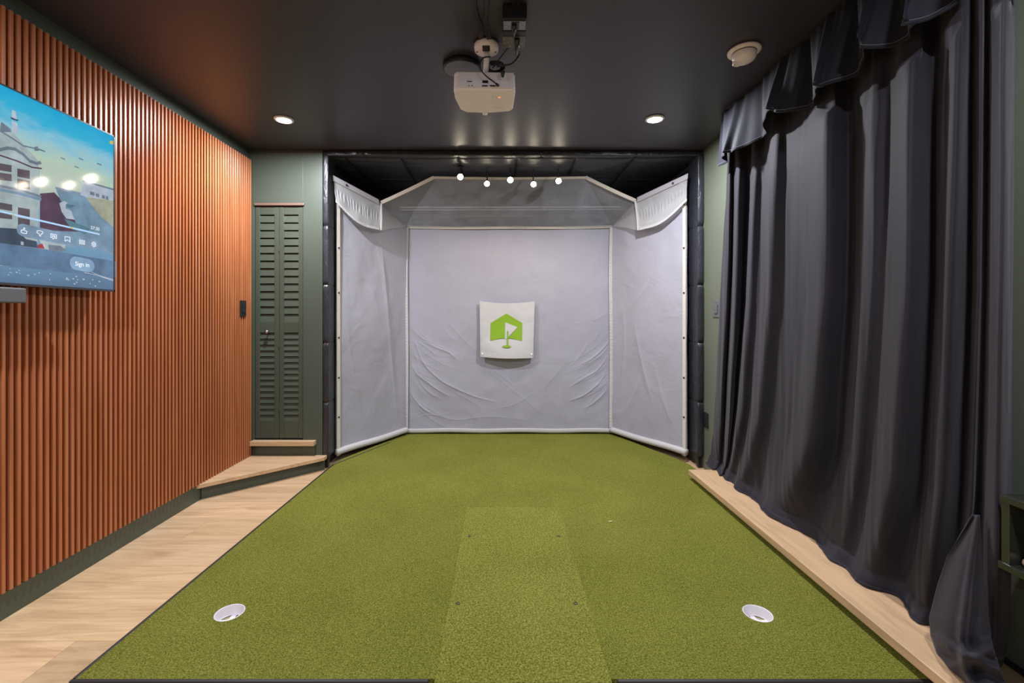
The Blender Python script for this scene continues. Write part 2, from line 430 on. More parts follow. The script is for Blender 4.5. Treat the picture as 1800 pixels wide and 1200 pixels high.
# the picture: display pixels, flat on the screen
def display(name, build, rough=0.06, s=0.55):
    m = mat(name, (0.004, 0.004, 0.004), rough, spec=0.5, emit=(1, 1, 1), estr=s); build(m); return m
def sky(m):
    v = coords(m); sx = N(m, 'ShaderNodeSeparateXYZ'); L(m, v, sx.inputs[0])
    n = noisy(m, coords(m, (1, 1.2, 3)), 4, 5, 0.6, 0.6)
    a1 = N(m, 'ShaderNodeMath', operation='MULTIPLY_ADD'); L(m, n, a1.inputs[0]); a1.inputs[1].default_value = .16; L(m, sx.outputs[2], a1.inputs[2])
    a2 = N(m, 'ShaderNodeMath', operation='MULTIPLY_ADD'); L(m, sx.outputs[1], a2.inputs[0]); a2.inputs[1].default_value = .0; L(m, a1.outputs[0], a2.inputs[2])
    mr = N(m, 'ShaderNodeMapRange'); mr.inputs[1].default_value = 0.06; mr.inputs[2].default_value = 0.86; L(m, a2.outputs[0], mr.inputs[0])
    c = ramp(m, mr.outputs[0], [(0.0, (.07, .13, .22)), (0.10, (.10, .19, .30)), (.26, (.13, .28, .42)), (.42, (.22, .36, .44)), (.55, (.42, .48, .42)), (.70, (.40, .52, .42)), (.80, (.22, .48, .60)), (.87, (.03, .38, .60)), (1, (.01, .33, .58))])
    L(m, c, bsdf(m).inputs['Emission Color'])
M['d_sky'] = display('picture_sky', sky, s=0.95)
def flatc(c): return lambda m: setattr(bsdf(m).inputs['Emission Color'], 'default_value', (*c, 1))
def dcol(name, c, s=0.8):
    def b(m):
        n = noisy(m, coords(m), 14, 3); L(m, ramp(m, n, [(0.3, tuple(q*.75 for q in c)), (0.7, tuple(q*1.2 for q in c))]), bsdf(m).inputs['Emission Color'])
    M[name] = display(name, b, s=s)
dcol('d_white', (.40, .49, .51)); dcol('d_dark', (.05, .08, .12)); dcol('d_win', (.12, .10, .12)); dcol('d_maroon', (.10, .06, .10))
dcol('d_grey', (.19, .31, .42)); dcol('d_trim', (.17, .22, .28)); dcol('d_band', (.11, .20, .33)); dcol('d_pale', (.45, .52, .62)); dcol('d_sand', (.38, .40, .30))
dcol('d_tree', (.10, .22, .28)); dcol('d_red', (.35, .04, .05)); dcol('d_pill', (.22, .33, .46)); dcol('d_button', (.26, .42, .62)); dcol('d_gold', (.75, .62, .12))
M['d_text'] = emis('menu_white', (.85, .92, 1), .95); M['d_bar'] = emis('progress_blue', (.45, .68, .95), .9)
bm = B(); x0 = XT-.0035
vs = [bm.verts.new(p) for p in ((XT+.0005, TY0+t, TZ0+t*1.6), (XT+.0005, TY1-t, TZ0+t*1.6), (XT+.0005, TY1-t, TZ1-t), (XT+.0005, TY0+t, TZ1-t))]
bm.faces.new(vs)
scr = obj('screen', bm, M['d_sky'], tv)
PM = ['d_white', 'd_dark', 'd_win', 'd_maroon', 'd_grey', 'd_trim', 'd_band', 'd_pale', 'd_sand', 'd_tree', 'd_red', 'd_pill', 'd_button', 'd_gold', 'd_text', 'd_bar']
PI_ = {k: i for i, k in enumerate(PM)}
lay = [0.0007]
def poly(bm, pts, mi, world=False):
    """a patch of the picture, corners as seen on the screen"""
    lay[0] += 0.00001
    vs = [bm.verts.new((p if world else S(p[0], p[1])) + Vector((lay[0], 0, 0)) if world else S(p[0], p[1], lay[0])) for p in pts]
    f = bm.faces.new(vs); f.normal_update()
    if f.normal.x < 0: f.normal_flip()
    f.material_index = PI_[mi]; bmesh.ops.triangulate(bm, faces=[f])
def stroke(bm, pts, w, mi, closed=False):
    pts = [S(*p) if len(p) == 2 else p for p in pts]
    if closed: pts = pts + [pts[0]]
    for a_, b_ in zip(pts, pts[1:]):
        d = (b_-a_); 
        if d.length < 1e-6: continue
        d.normalize(); n = Vector((0, -d.z, d.y))*w/2; e = d*w*.4
        poly(bm, [a_-e-n, b_+e-n, b_+e+n, a_-e+n], mi, True)
def pill(bm, x0, y0, x1, y1, r, mi):
    a_, b_ = S(x0, y0), S(x1, y1); pts = []
    for i in range(13): an = PI/2 + PI*i/12; pts.append(a_ + Vector((0, r*math.cos(an), r*math.sin(an))))
    for i in range(13): an = -PI/2 + PI*i/12; pts.append(b_ + Vector((0, r*math.cos(an), r*math.sin(an))))
    poly(bm, pts, mi, True)
bm = B()
# off-frame continuation of the street to the left of the camera's view keeps the same tones
poly(bm, [(-640, 190), (-90, 285), (-90, 470), (-640, 470)], 'd_white')
poly(bm, [(-90, 205), (0, 222), (22, 232), (66, 282), (70, 300), (64, 470), (-90, 462)], 'd_white')
poly(bm, [(70, 340), (95, 338), (112, 356), (125, 372), (140, 392), (160, 412), (120, 408), (70, 404)], 'd_maroon')
poly(bm, [(68, 404), (150, 408), (168, 424), (120, 436), (66, 440)], 'd_grey')
poly(bm, [(96, 328), (150, 340), (200, 380), (200, 450), (150, 428), (128, 380), (106, 352)], 'd_grey')
poly(bm, [(146, 316), (201, 332), (201, 352), (150, 346), (141, 342)], 'd_pale')
poly(bm, [(150, 346), (201, 353), (201, 400), (178, 382)], 'd_sand')
poly(bm, [(145, 316), (201, 332), (201, 335), (145, 319)], 'd_trim')
for q in ((158, 336, 8), (168, 339, 6), (179, 342, 5), (186, 344, 4)): poly(bm, [(q[0], q[1]), (q[0]+q[2], q[1]+2), (q[0]+q[2], q[1]+8), (q[0], q[1]+6)], 'd_trim')
poly(bm, [(104, 357), (112, 353), (118, 356), (115, 366), (125, 370), (128, 380), (132, 386), (116, 384), (108, 372)], 'd_pale')
poly(bm, [(116, 358), (132, 361), (124, 366), (115, 363)], 'd_tree'); poly(bm, [(112, 384), (140, 394), (158, 402), (150, 412), (125, 402)], 'd_tree')
# building details
poly(bm, [(0, 222), (2, 214), (18, 226), (20, 232), (12, 232), (0, 232)], 'd_trim'); poly(bm, [(18, 205), (33, 211), (30, 213), (19, 209)], 'd_dark')
poly(bm, [(21, 193), (27, 196), (29, 210), (20, 206)], 'd_pale'); poly(bm, [(20, 212), (30, 216), (32, 236), (22, 232)], 'd_pale')
stroke(bm, [(0, 263), (14, 260), (26, 262), (40, 271), (52, 283), (64, 287), (70, 286)], .012, 'd_trim')
stroke(bm, [(0, 273), (30, 283), (56, 294), (72, 296)], .006, 'd_maroon'); stroke(bm, [(0, 230), (13, 238), (24, 245), (40, 256), (70, 263), (78, 266)], .006, 'd_trim')
poly(bm, [(60, 258), (66, 257), (68, 265), (60, 265)], 'd_trim')
for (a0, b0, a1, b1) in ((-22, 283, 20, 317), (30, 296, 52, 332), (-22, 352, 21, 384), (31, 364, 52, 400), (-70, 276, -38, 312), (-70, 348, -38, 384)):
    s_ = .22*(a1-a0)*.8
    poly(bm, [(a0, b0), (a1, b0+s_), (a1, b1+s_*.2), (a0, b1-s_*.4)], 'd_win')
    stroke(bm, [(a0, (b0+b1)/2-2), (a1, (b0+b1)/2+s_*.6)], .008, 'd_white')
stroke(bm, [(0, 327), (35, 334), (70, 345)], .010, 'd_trim'); stroke(bm, [(0, 333), (35, 340), (70, 350)], .012, 'd_grey')
poly(bm, [(-90, 394), (0, 400), (28, 402), (45, 420), (64, 424), (66, 436), (0, 427), (-90, 420)], 'd_dark')
poly(bm, [(64, 412), (78, 410), (100, 415), (116, 428), (112, 441), (92, 441), (76, 436)], 'd_white')
poly(bm, [(84, 430), (106, 432), (117, 440), (104, 444), (86, 440)], 'd_trim'); poly(bm, [(66, 430), (74, 428), (78, 437), (66, 436)], 'd_red')
poly(bm, [(36, 424), (41, 425), (41, 431), (36, 430)], 'd_pale')
for q in ((106, 276), (130, 291), (138, 277), (170, 286)): poly(bm, [q, (q[0]+8, q[1]+3), (q[0]+8, q[1]+5), (q[0], q[1]+2)], 'd_trim')
# menu band under the picture
poly(bm, [(-640, 424), (0, 427), (70, 437), (203, 459), (203, 488), (0, 466), (-640, 440)], 'd_band')
for i in range(26):
    px = random.uniform(4, 196); py = 470 + px*.12 + random.uniform(-1, 13); w_ = random.uniform(1.5, 5)
    poly(bm, [(px, py), (px+w_*.6, py-1), (px+w_, py+1), (px+w_*.4, py+1.8)], 'd_pale')
stroke(bm, [(148, 479), (168, 483), (198, 493)], .004, 'd_pale'); stroke(bm, [(160, 478), (180, 486), (198, 491)], .003, 'd_pale')
poly(bm, [(193, 247), (199, 248), (198, 254), (192, 252)], 'd_gold')
pic = obj('video_picture', bm, [M[k] for k in PM], scr)
bm = B(); lay[0] = 0.0022
stroke(bm, [(-400, 282), (0, 371.5), (173.5, 411.5)][1:], .0075, 'd_bar'); stroke(bm, [(-90, 351.5), (0, 371.5)], .0075, 'd_bar')
poly(bm, [(20, 375.5), (24, 376.3), (24, 379), (20, 378)], 'd_gold'); poly(bm, [(122, 398.6), (127, 399.7), (127, 402), (122, 401)], 'd_gold')
pill(bm, 40, 404.5, 118, 421, .025, 'd_pill'); pill(bm, 143, 424.5, 163, 430, .025, 'd_pill'); pill(bm, 133, 462.5, 155, 467, .030, 'd_button')
w_ = .0026
def icon(pts, closed=True): stroke(bm, pts, w_, 'd_text', closed)
icon([(36.5, 404), (39.5, 404.5), (41, 400.5), (42.5, 400.8), (42.2, 405), (46.5, 406.5), (45.5, 410.5), (39, 409.5), (36, 407.8)])
icon([(64, 405.6), (69, 405.2), (74, 407), (74, 410.5), (71, 411), (70.4, 415), (68.5, 414.4), (67.5, 410.4), (64, 409)])
icon([(88.3, 410.6), (98.5, 412.6), (98.5, 419), (94, 418.3), (92.2, 420), (91.5, 417.7), (88.3, 417)])
icon([(90.5, 413.4), (93, 414)], False); icon([(94, 414.2), (96.5, 414.8)], False); icon([(90.5, 415.2), (96.5, 416.6)], False)
icon([(113.3, 415.5), (122, 417.2), (122, 425.2), (117.7, 421.5), (113.3, 423.6)])
icon([(138.7, 421.5), (147.8, 423), (147.8, 429.2), (138.7, 427.8)])
icon([(142.7, 423.8), (140.6, 424), (140.6, 426.2), (142.7, 426)], False); icon([(146.4, 424.6), (144.4, 424.8), (144.4, 426.8), (146.4, 426.8)], False)
cc = S(164, 429.4)
ring = []
for i in range(12):
    an = 2*PI*i/12; r_ = .0115 if i % 2 == 0 else .0095; ring.append(cc + Vector((0, r_*math.sin(an), r_*math.cos(an))))
stroke(bm, ring, w_, 'd_text', True)
stroke(bm, [cc + Vector((0, .0042*math.sin(2*PI*i/8), .0042*math.cos(2*PI*i/8))) for i in range(8)], w_, 'd_text', True)
obj('menu_icons', bm, [M[k] for k in PM], scr)
def text_obj(name, s, loc, size, rot, m, parent, extr=0.0, ax='CENTER', bold=0.0):
    cu = bpy.data.curves.new(name, 'FONT'); cu.body = s; cu.size = size; cu.align_x = ax; cu.align_y = 'CENTER'; cu.extrude = extr; cu.offset = bold
    tmp = bpy.data.objects.new(name, cu); COL.objects.link(tmp)
    bpy.context.view_layer.update()
    me = bpy.data.meshes.new_from_object(tmp.evaluated_get(bpy.context.evaluated_depsgraph_get()))
    bpy.data.objects.remove(tmp); bpy.data.curves.remove(cu)
    me.transform(Matrix.Translation(Vector(loc) - BASE[parent.name]) @ rot.to_4x4())
    me.materials.clear(); me.materials.append(m)
    o = bpy.data.objects.new(name, me); COL.objects.link(o); o.parent = parent; return o
from mathutils import Euler
RT = Euler((PI/2, 0, PI/2)).to_matrix()
text_obj('button_lettering', 'Sign in', S(143.5, 464.8, .0034), .027, RT, M['d_text'], scr, bold=.0004)
text_obj('time_lettering', '57:30', S(166, 401.5, .0034), .021, RT, M['d_text'], scr)

sb = thing('soundbar', (-1.9, 1.4, 1.262), 'dark grey soundbar end mounted under the television', 'soundbar')
obj('body', bx(-1.955, -1.875, 0.95, 1.797, 1.260, 1.319), M['grey_plastic'], sb, bevel=0.005)
obj('bracket', bx(XL+.031, -1.955, 1.3, 1.5, 1.28, 1.31), M['black_metal'], sb)

def switch(name, x, sgn, yc, z0, z1, w, m, label, cat, outlet=False):
    """plate on a side wall facing the room; sgn = direction of the room"""
    t_ = thing(name, (x, yc, z0), label, cat)
    a_, b_ = sorted((x, x+sgn*.006)); obj('plate', bx(a_, b_, yc-w/2, yc+w/2, z0, z1), m, t_, bevel=.002)
    zc = (z0+z1)/2
    if not outlet:
        a_, b_ = sorted((x+sgn*.006, x+sgn*.012)); obj('rocker', bx(a_, b_, yc-w*.22, yc+w*.22, zc-.033, zc+.033), m, t_, bevel=.002)
    else:
        for dz in (-.024, .024):
            a_, b_ = sorted((x+sgn*.006, x+sgn*.009)); obj('socket', bx(a_, b_, yc-.017, yc+.017, zc+dz-.016, zc+dz+.016), m, t_, bevel=.004)
    for dz in (-.047, .047):
        obj('screw', fill(lathe, [(.0035, 0), (.0035, sgn*.0075), (.001, sgn*.008)], (x, yc, zc+dz), 'x', 10), M['steel'], t_)
switch('light_switch', XL+.031, 1, 3.46, 1.205, 1.327, .078, M['black_plastic'], 'black rocker switch plate on the orange slat panel', 'light switch')
switch('light_switch', XR, -1, 3.385, 1.20, 1.322, .118, M['grey_plastic'], 'dark grey switch plate on right green wall beside the curtain', 'light switch')
switch('wall_outlet', XR, -1, 3.555, .335, .455, .07, M['black_plastic'], 'small black outlet low on right green wall beside padded post', 'outlet', True)

# ------------------------------------------------------------------ turf platform
TZ = .045
CUPS = [(-1.07, 1.79), (1.004, 1.785)]
CR = .0545
SX0, SX1, SY1 = -.215, .351, 2.78
outer = [(-1.368, 1.461), (SX0, 1.461), (SX0, SY1+.004), (SX1, SY1+.004), (SX1, 1.461), (1.475, 1.461), (1.475, 3.56), (1.425, 3.72), (1.07, 4.52), (-.93, 4.52), (-1.30, 3.72), (-1.317, 3.49)]
def curve_plate(name, outer, holes, z, h):
    cu = bpy.data.curves.new(name, 'CURVE'); cu.dimensions = '2D'; cu.fill_mode = 'BOTH'; cu.extrude = h/2
    def spl(pts):
        s = cu.splines.new('POLY'); s.points.add(len(pts)-1)
        for i, p in enumerate(pts): s.points[i].co = (p[0], p[1], 0, 1)
        s.use_cyclic_u = True
    spl(outer)
    for (cx, cy, r) in holes: spl([(cx + r*math.cos(2*PI*i/48), cy + r*math.sin(2*PI*i/48)) for i in range(48)])
    tmp = bpy.data.objects.new(name, cu); COL.objects.link(tmp); bpy.context.view_layer.update()
    me = bpy.data.meshes.new_from_object(tmp.evaluated_get(bpy.context.evaluated_depsgraph_get()))
    bpy.data.objects.remove(tmp); bpy.data.curves.remove(cu)
    bm = B(); bm.from_mesh(me); bpy.data.meshes.remove(me)
    for v in bm.verts: v.co.z += z + h/2
    bm.normal_update(); return bm
tf = thing('putting_turf', (0, 2.9, 0), 'wide olive green artificial turf platform filling the floor', 'artificial turf')
obj('turf', curve_plate('t', outer, [(c[0], c[1], CR) for c in CUPS], .012, TZ-.012), M['turf'], tf)
obj('underlay', fill(prism, [(-1.36, 1.47), (1.47, 1.47), (1.47, 3.56), (1.06, 4.50), (-.92, 4.50), (-1.31, 3.60)], .001, .004), M['rubber'], tf)
def edge(a_, b_, w, z0, z1):
    bm = B(); a_, b_ = Vector((*a_, 0)), Vector((*b_, 0)); d = (b_-a_).normalized(); n = Vector((-d.y, d.x, 0))*w
    prism(bm, [a_[:2], b_[:2], (b_+n)[:2], (a_+n)[:2]], z0, z1)
    obj('edging', bm, M['rubber'], tf, bevel=.002)
edge((-1.368, 1.461), (-1.317, 3.55), .011, .001, TZ+.002)
edge((-1.317, 3.551), (-1.02, 4.2), .011, .001, TZ+.002)
edge((-1.379, 1.448), (-.235, 1.448), .0115, .001, TZ+.002)
edge((.371, 1.448), (1.48, 1.448), .0115, .001, TZ+.002)
ht = thing('hitting_strip', (.07, 2.1, 0), 'rectangular rougher turf strip set into the middle of the green turf', 'hitting mat')
obj('strip', bx(SX0+.0006, SX1-.0006, 1.443, SY1-.004, .014, TZ+.003), M['mat_turf'], ht, bevel=.0015)
for (x, y) in ((-.171, 2.40), (.30, 2.40), (-.177, 1.84), (.299, 1.84)):
    obj('tee_hole', fill(lathe, [(.0085, -.002), (.0085, .0015), (.0055, .002), (.005, -.0015)], (x, y, TZ+.003), 'z', 16), M['rubber'], ht)
cup = thing('putting_cup', (*CUPS[0], .005), 'white putting cup in the turf at the left front', 'golf cup')
prof = [(CR-.0005, .002), (CR-.0005, .0395), (CR-.0035, .0405), (CR-.0045, .036), (CR-.0065, .001)]
bm = B(); lathe(bm, prof, CUPS[0]+(.005,), seg=48, cap=False)
obj('shell', bm, M['cup'], cup, smooth=True)
bm = B(); r_ = CR-.006
# bottom with wedge openings between spokes
for i in range(4):
    a0 = PI/4 + i*PI/2 + .2
    for k in range(8):   # rim segments
        a1, a2 = 2*PI*(i*8+k)/32, 2*PI*(i*8+k+1)/32
        q = [bm.verts.new((CUPS[0][0]+rr*math.cos(an), CUPS[0][1]+rr*math.sin(an), .009)) for rr, an in ((r_, a1), (r_, a2), (r_*.82, a2), (r_*.82, a1))]
        bm.faces.new(q)
    d = Vector((math.cos(i*PI/2+.1), math.sin(i*PI/2+.1), 0)); n = Vector((-d.y, d.x, 0))*.0095; c0 = Vector((*CUPS[0], .0095))
    bm.faces.new([bm.verts.new(p) for p in (c0-n, c0+d*r_*.9-n, c0+d*r_*.9+n, c0+n)])
lathe(bm, [(.016, .0085), (.016, .011), (.002, .0115)], (*CUPS[0], 0), seg=20)
obj('base_spokes', bm, M['cup'], cup)
obj('base_disc', fill(lathe, [(r_, .0012), (r_, .003)], (*CUPS[0], .003), seg=32), mat('cup_sand', (.42, .33, .2), .8), cup)
dup(cup, (*CUPS[1], .005), 'white putting cup in the turf at the right front')
cup['group'] = 'putting cups'; 
for o in COL.objects:
    if o.name.startswith('putting_cup'): o['group'] = 'putting cups'
p = at(1073, 917, 2.57)
tg = B(); tube(tg, [(p.x-.010, p.y, TZ+.004), (p.x+.004, p.y+.002, TZ+.0045), (p.x+.008, p.y+.002, TZ+.005)], [.0022, .0026, .0045])
tag(obj('golf_tee', tg, mat('pale_yellow_tee', (.85, .78, .45), .5), smooth=True), 'tiny pale yellow broken tee lying on the turf right of the strip', 'golf tee')

# ------------------------------------------------------------------ padded posts and beam of the bay
zj = [CH + (VY-y)*YW/F for y in (803, 707, 602, 500, 396, 268)]
def pad_post(name, x0, x1, y0, y1, label):
    t_ = thing(name, ((x0+x1)/2, (y0+y1)/2, .002), label, 'padded post', 'padded posts of the hitting bay')
    obj('pole', bx((x0+x1)/2-.012, (x0+x1)/2+.012, y0+.02, y0+.06, .002, CEIL-.002), M['black_metal'], t_, bevel=.003)
    for a_, b_ in zip(zj, zj[1:]):
        bm = B(); n = 14; h = b_-a_
        q = [(x0, y0), (x1, y0), (x1, y1), (x0, y1)]
        def fn(u, v):
            # walk round the sleeve
            s = u*4; i = int(s) % 4; f = s-int(s)
            P, Q = Vector(q[i]), Vector(q[(i+1) % 4]); c = Vector(((x0+x1)/2, (y0+y1)/2)); p_ = P.lerp(Q, f)
            e = min(v, 1-v)*h; sh = 1 - .16*math.exp(-e/.010) 
            side = math.sin(PI*f)*.0035
            w = noise.noise(Vector((p_.x*30, p_.y*14, (a_+v*h)*9)))*.003
            dv = (p_-c); r = c + dv*sh + dv.normalized()*(side+w)*1.0
            r.x = min(max(r.x, x0-.0), x1+.0) if (i in (1, 3)) else r.x
            return Vector((r.x, r.y, a_+.001+v*(h-.002)))
        g_ = grid(bm, fn, 32, 40)
        bmesh.ops.remove_doubles(bm, verts=bm.verts, dist=.00005)
        bmesh.ops.recalc_face_normals(bm, faces=bm.faces)
        obj('pad', bm, M['vinyl'], t_)
    return t_
pad_post('padded_post', -1.414, -1.373, YW-.002, 3.742, 'black padded post at the left side of the white screens')
pad_post('padded_post', 1.553, 1.5975, YW-.002, 3.79, 'black padded post at the right side of the white screens')
t_ = thing('padded_beam', (.1, YW+.02, 2.47), 'black padded beam across the ceiling above the white screens', 'padded beam')
xs = [-1.413, -1.09, -.35, .32, 1.07, 1.597]
for a_, b_ in zip(xs, xs[1:]):
    bm = B(); z0, z1, y0, y1 = 2.478, 2.518, YW-.002, YW+.055
    q = [(y0, z0), (y1, z0), (y1, z1), (y0, z1)]
    def fn(u, v):
        s = v*4; i = int(s) % 4; f = s-int(s); P, Q = Vector(q[i]), Vector(q[(i+1) % 4]); c = Vector(((y0+y1)/2, (z0+z1)/2)); p_ = P.lerp(Q, f)
        x = a_ + .001 + u*(b_-a_-.002); e = min(u, 1-u)*(b_-a_); sh = 1-.2*math.exp(-e/.012)
        w = noise.noise(Vector((x*12, p_.x*20, p_.y*20)))*.005
        r = c+(p_-c)*(sh) + (p_-c).normalized()*min(w, .001)
        return Vector((x, r.x, r.y))
    grid(bm, fn, 60, 16); bmesh.ops.remove_doubles(bm, verts=bm.verts, dist=.00005); bmesh.ops.recalc_face_normals(bm, faces=bm.faces)
    obj('pad', bm, M['vinyl'], t_)
# quilted ceiling lining
t_ = thing('ceiling_lining', (.1, 4.2, 2.46), 'black padded panels lining the ceiling above the white screens', 'ceiling padding')
xs = [-1.41, -1.27, -.82, -.35, .12, .60, 1.07, 1.59]; ys = [3.665, 4.23, 4.73]
for a_, b_ in zip(xs, xs[1:]):
    for c_, d_ in zip(ys, ys[1:]):
        def fn(u, v):
            ex, ey = min(u, 1-u)*(b_-a_), min(v, 1-v)*(d_-c_)
            sag = .020*(1-math.exp(-min(ex, ey)/.05)) + .006*noise.noise(Vector(((a_+u)*3, (c_+v)*6, 1)))
            return Vector((a_+u*(b_-a_), c_+v*(d_-c_), 2.487-sag))
        bm = fill(grid, fn, 20, 20); obj('pad_panel', bm, M['lining'], t_, solid=.004)
t_ = thing('side_lining', (-1.40, 4.2, .4), 'black padded lining on the left side of the bay behind the white screen', 'wall padding')
for i, (c_, d_) in enumerate(((3.76, 4.23), (4.235, 4.72))):
    for (e_, f_) in ((.3, 1.2), (1.2, 2.05), (2.05, 2.46)):
        obj('pad_panel', fill(grid, lambda u, v: Vector((-1.411+.010*(1-math.exp(-min(min(u, 1-u)*.45, min(v, 1-v)*(f_-e_))/.04)), c_+u*(d_-c_), e_+v*(f_-e_))), 16, 16), M['lining'], t_, solid=.003)
t_ = thing('side_lining', (1.585, 4.2, .4), 'black padded lining on the right side of the bay behind the white screen', 'wall padding')
for i, (c_, d_) in enumerate(((3.81, 4.23), (4.235, 4.72))):
    for (e_, f_) in ((.3, 1.2), (1.2, 2.05), (2.05, 2.46)):
        obj('pad_panel', fill(grid, lambda u, v: Vector((1.594-.010*(1-math.exp(-min(min(u, 1-u)*.45, min(v, 1-v)*(f_-e_))/.04)), c_+u*(d_-c_), e_+v*(f_-e_))), 16, 16), M['lining'], t_, solid=.003)

# ------------------------------------------------------------------ impact screens
YS = 4.50
bxl, bxr = (715-VX)*YS/F, (1075-VX)*YS/F
zb0, zb1 = TZ+.012, 2.085
# creases (pixel polylines on the back screen)
CRE = [([(729,598),(737,622),(750,645),(775,668),(800,682),(835,697),(870,706)],1.0), ([(724,640),(733,657),(750,670),(770,685),(792,697)],.9),
 ([(722,690),(730,703),(745,718),(758,726)],1.0), ([(735,600),(752,612),(768,625)],.6), ([(740,598),(765,610),(790,620),(806,633)],.6),
 ([(762,604),(785,615),(812,644)],.5), ([(735,665),(745,680),(760,693),(776,702)],.6), ([(724,655),(735,680),(755,700)],.4), ([(800,690),(820,700),(845,715)],.5),
 ([(785,563),(800,580),(818,600),(840,618)],.5), ([(778,575),(792,592),(810,600)],.45), ([(868,650),(885,662),(905,680)],.5), ([(725,610),(732,630),(738,655)],.5),
 ([(1072,598),(1060,612),(1040,630),(1020,640)],.7), ([(1068,625),(1050,650),(1025,665),(1002,680)],.9), ([(1066,655),(1050,675),(1025,695),(1000,704)],.9),
 ([(1067,683),(1055,697),(1035,714)],.8), ([(1068,610),(1055,625),(1030,642)],.6), ([(1050,690),(1038,706),(1028,722)],.5), ([(1035,600),(1020,625),(1002,645)],.5),
 ([(725,560),(740,585),(758,600)],.4), ([(730,735),(760,728),(800,738),(860,732),(930,738)],.5), ([(990,640),(975,660),(950,690)],.35), ([(1060,560),(1052,585),(1040,605)],.35), ([(940,690),(900,712),(870,716)],.3)]
rc = random.Random(11)
for k in range(26):      # fine fanned creases from both lower corners
    left = k % 2 == 0; y0_ = rc.uniform(540, 700); x0_ = 720 if left else 1068; ln = rc.uniform(25, 90); pts = []
    for i in range(6):
        t_ = i/5; pts.append((x0_ + (1 if left else -1)*(ln*t_**1.15 + rc.uniform(0, 1)), y0_ + ln*(1.05*t_ - .38*t_*t_)))
    CRE.append((pts, rc.uniform(.22, .48)))
CRE += [([(845, 640), (880, 668), (920, 700), (965, 735)], .35), ([(718, 470), (722, 540), (735, 575)], .3)]
NX, NZ = 360, 360
gx, gz = np.meshgrid(np.linspace(bxl, bxr, NX+1), np.linspace(zb0+.03, zb1, NZ+1))
H = np.zeros_like(gx)
for pts, amp in CRE:
    q = [at(x, y, YS) for x, y in pts]; q = smooth_path(q, 4); best = np.full_like(gx, 9.); ap = np.zeros_like(gx)
    n_ = len(q)-1
    for i, (a_, b_) in enumerate(zip(q, q[1:])):
        ax, az, bx_, bz = a_.x, a_.z, b_.x, b_.z; dx, dz = bx_-ax, bz-az; l2 = dx*dx+dz*dz+1e-12
        t = np.clip(((gx-ax)*dx+(gz-az)*dz)/l2, 0, 1); d = np.hypot(gx-ax-t*dx, gz-az-t*dz)
        w = np.sin(np.clip((i+t)/n_, 0, 1)*PI)**.6; up_ = d < best; best = np.where(up_, d, best); ap = np.where(up_, w, ap)
    H += .72*amp*ap*((.0095 if amp > .55 else .007)*np.exp(-(best/(.0065 if amp > .55 else .0045))**2) + .005*np.exp(-(best/.03)**2))
def hback(i, j):
    x, z = gx[j, i], gz[j, i]
    return H[j, i] + .012*noise.noise(Vector((x*2.2, z*1.6, 3))) + .004*noise.noise(Vector((x*8, z*7, 5))) + .010*math.exp(-((x-bxl)/.06)**2)*0
bs = thing('impact_screen', (.07, YS, zb0), 'white fabric golf impact screen hanging across the back of the bay', 'impact screen')
bm = B(); V = [[bm.verts.new((gx[j, i], YS - hback(i, j), gz[j, i])) for i in range(NX+1)] for j in range(NZ+1)]
for j in range(NZ):
    for i in range(NX): bm.faces.new([V[j][i], V[j][i+1], V[j+1][i+1], V[j+1][i]]).smooth = True
obj('cloth', bm, M['screen'], bs)
bm = B(); tube(bm, smooth_path([(x, YS-.008, zb0+.022+.003*math.sin(x*9)) for x in np.linspace(bxl-.01, bxr+.01, 24)], 3), .022, 12)
for v in bm.verts: v.co.y = YS-.008 + (v.co.y-(YS-.008))*.45
obj('bottom_hem', bm, M['hem'], bs, smooth=True)
def strip(bm, path, w, dirn, th=.004, ruck=.0, seed=0.):
    """ribbon of width w along a path, dirn = across vector"""
    path = smooth_path(path, 10); d = Vector(dirn).normalized(); n = len(path)
    tot = [0]
    for a_, b_ in zip(path, path[1:]): tot.append(tot[-1]+(b_-a_).length)
    def fn(u, v):
        i = min(int(u*(n-1)), n-2); f = u*(n-1)-i; p_ = path[i].lerp(path[i+1], f); s = tot[i]+f*(tot[i+1]-tot[i])
        t = (path[i+1]-path[i]).normalized(); nn = t.cross(d).normalized()
        return p_ + d*(v-.5)*w + nn*(ruck*math.sin(s*210+v*2+seed)*.5 + ruck*noise.noise(Vector((s*40, v*3, seed))))
    grid(bm, fn, max(8, int(tot[-1]/.006) if ruck else n*2), 6)
obj('top_binding', fill(strip, [(bxl-.02, YS-.012, zb1), (-.4, YS-.014, zb1-.008), (.1, YS-.012, zb1-.004), (.6, YS-.014, zb1-.006), (bxr+.02, YS-.012, zb1+.004)], .026, (0, 0, 1), ruck=.001), M['binding'], bs, solid=.003)
for x, lr in ((bxl, 'l'), (bxr-.012, 'r')):
    obj('side_binding', fill(strip, [(x, YS-.022, zb0+.02), (x+.004, YS-.024, .9), (x-.003, YS-.022, 1.6), (x+.006, YS-.02, zb1)], .034, (1, 0, 0), ruck=.0022, seed=x), M['hem'], bs, solid=.004)

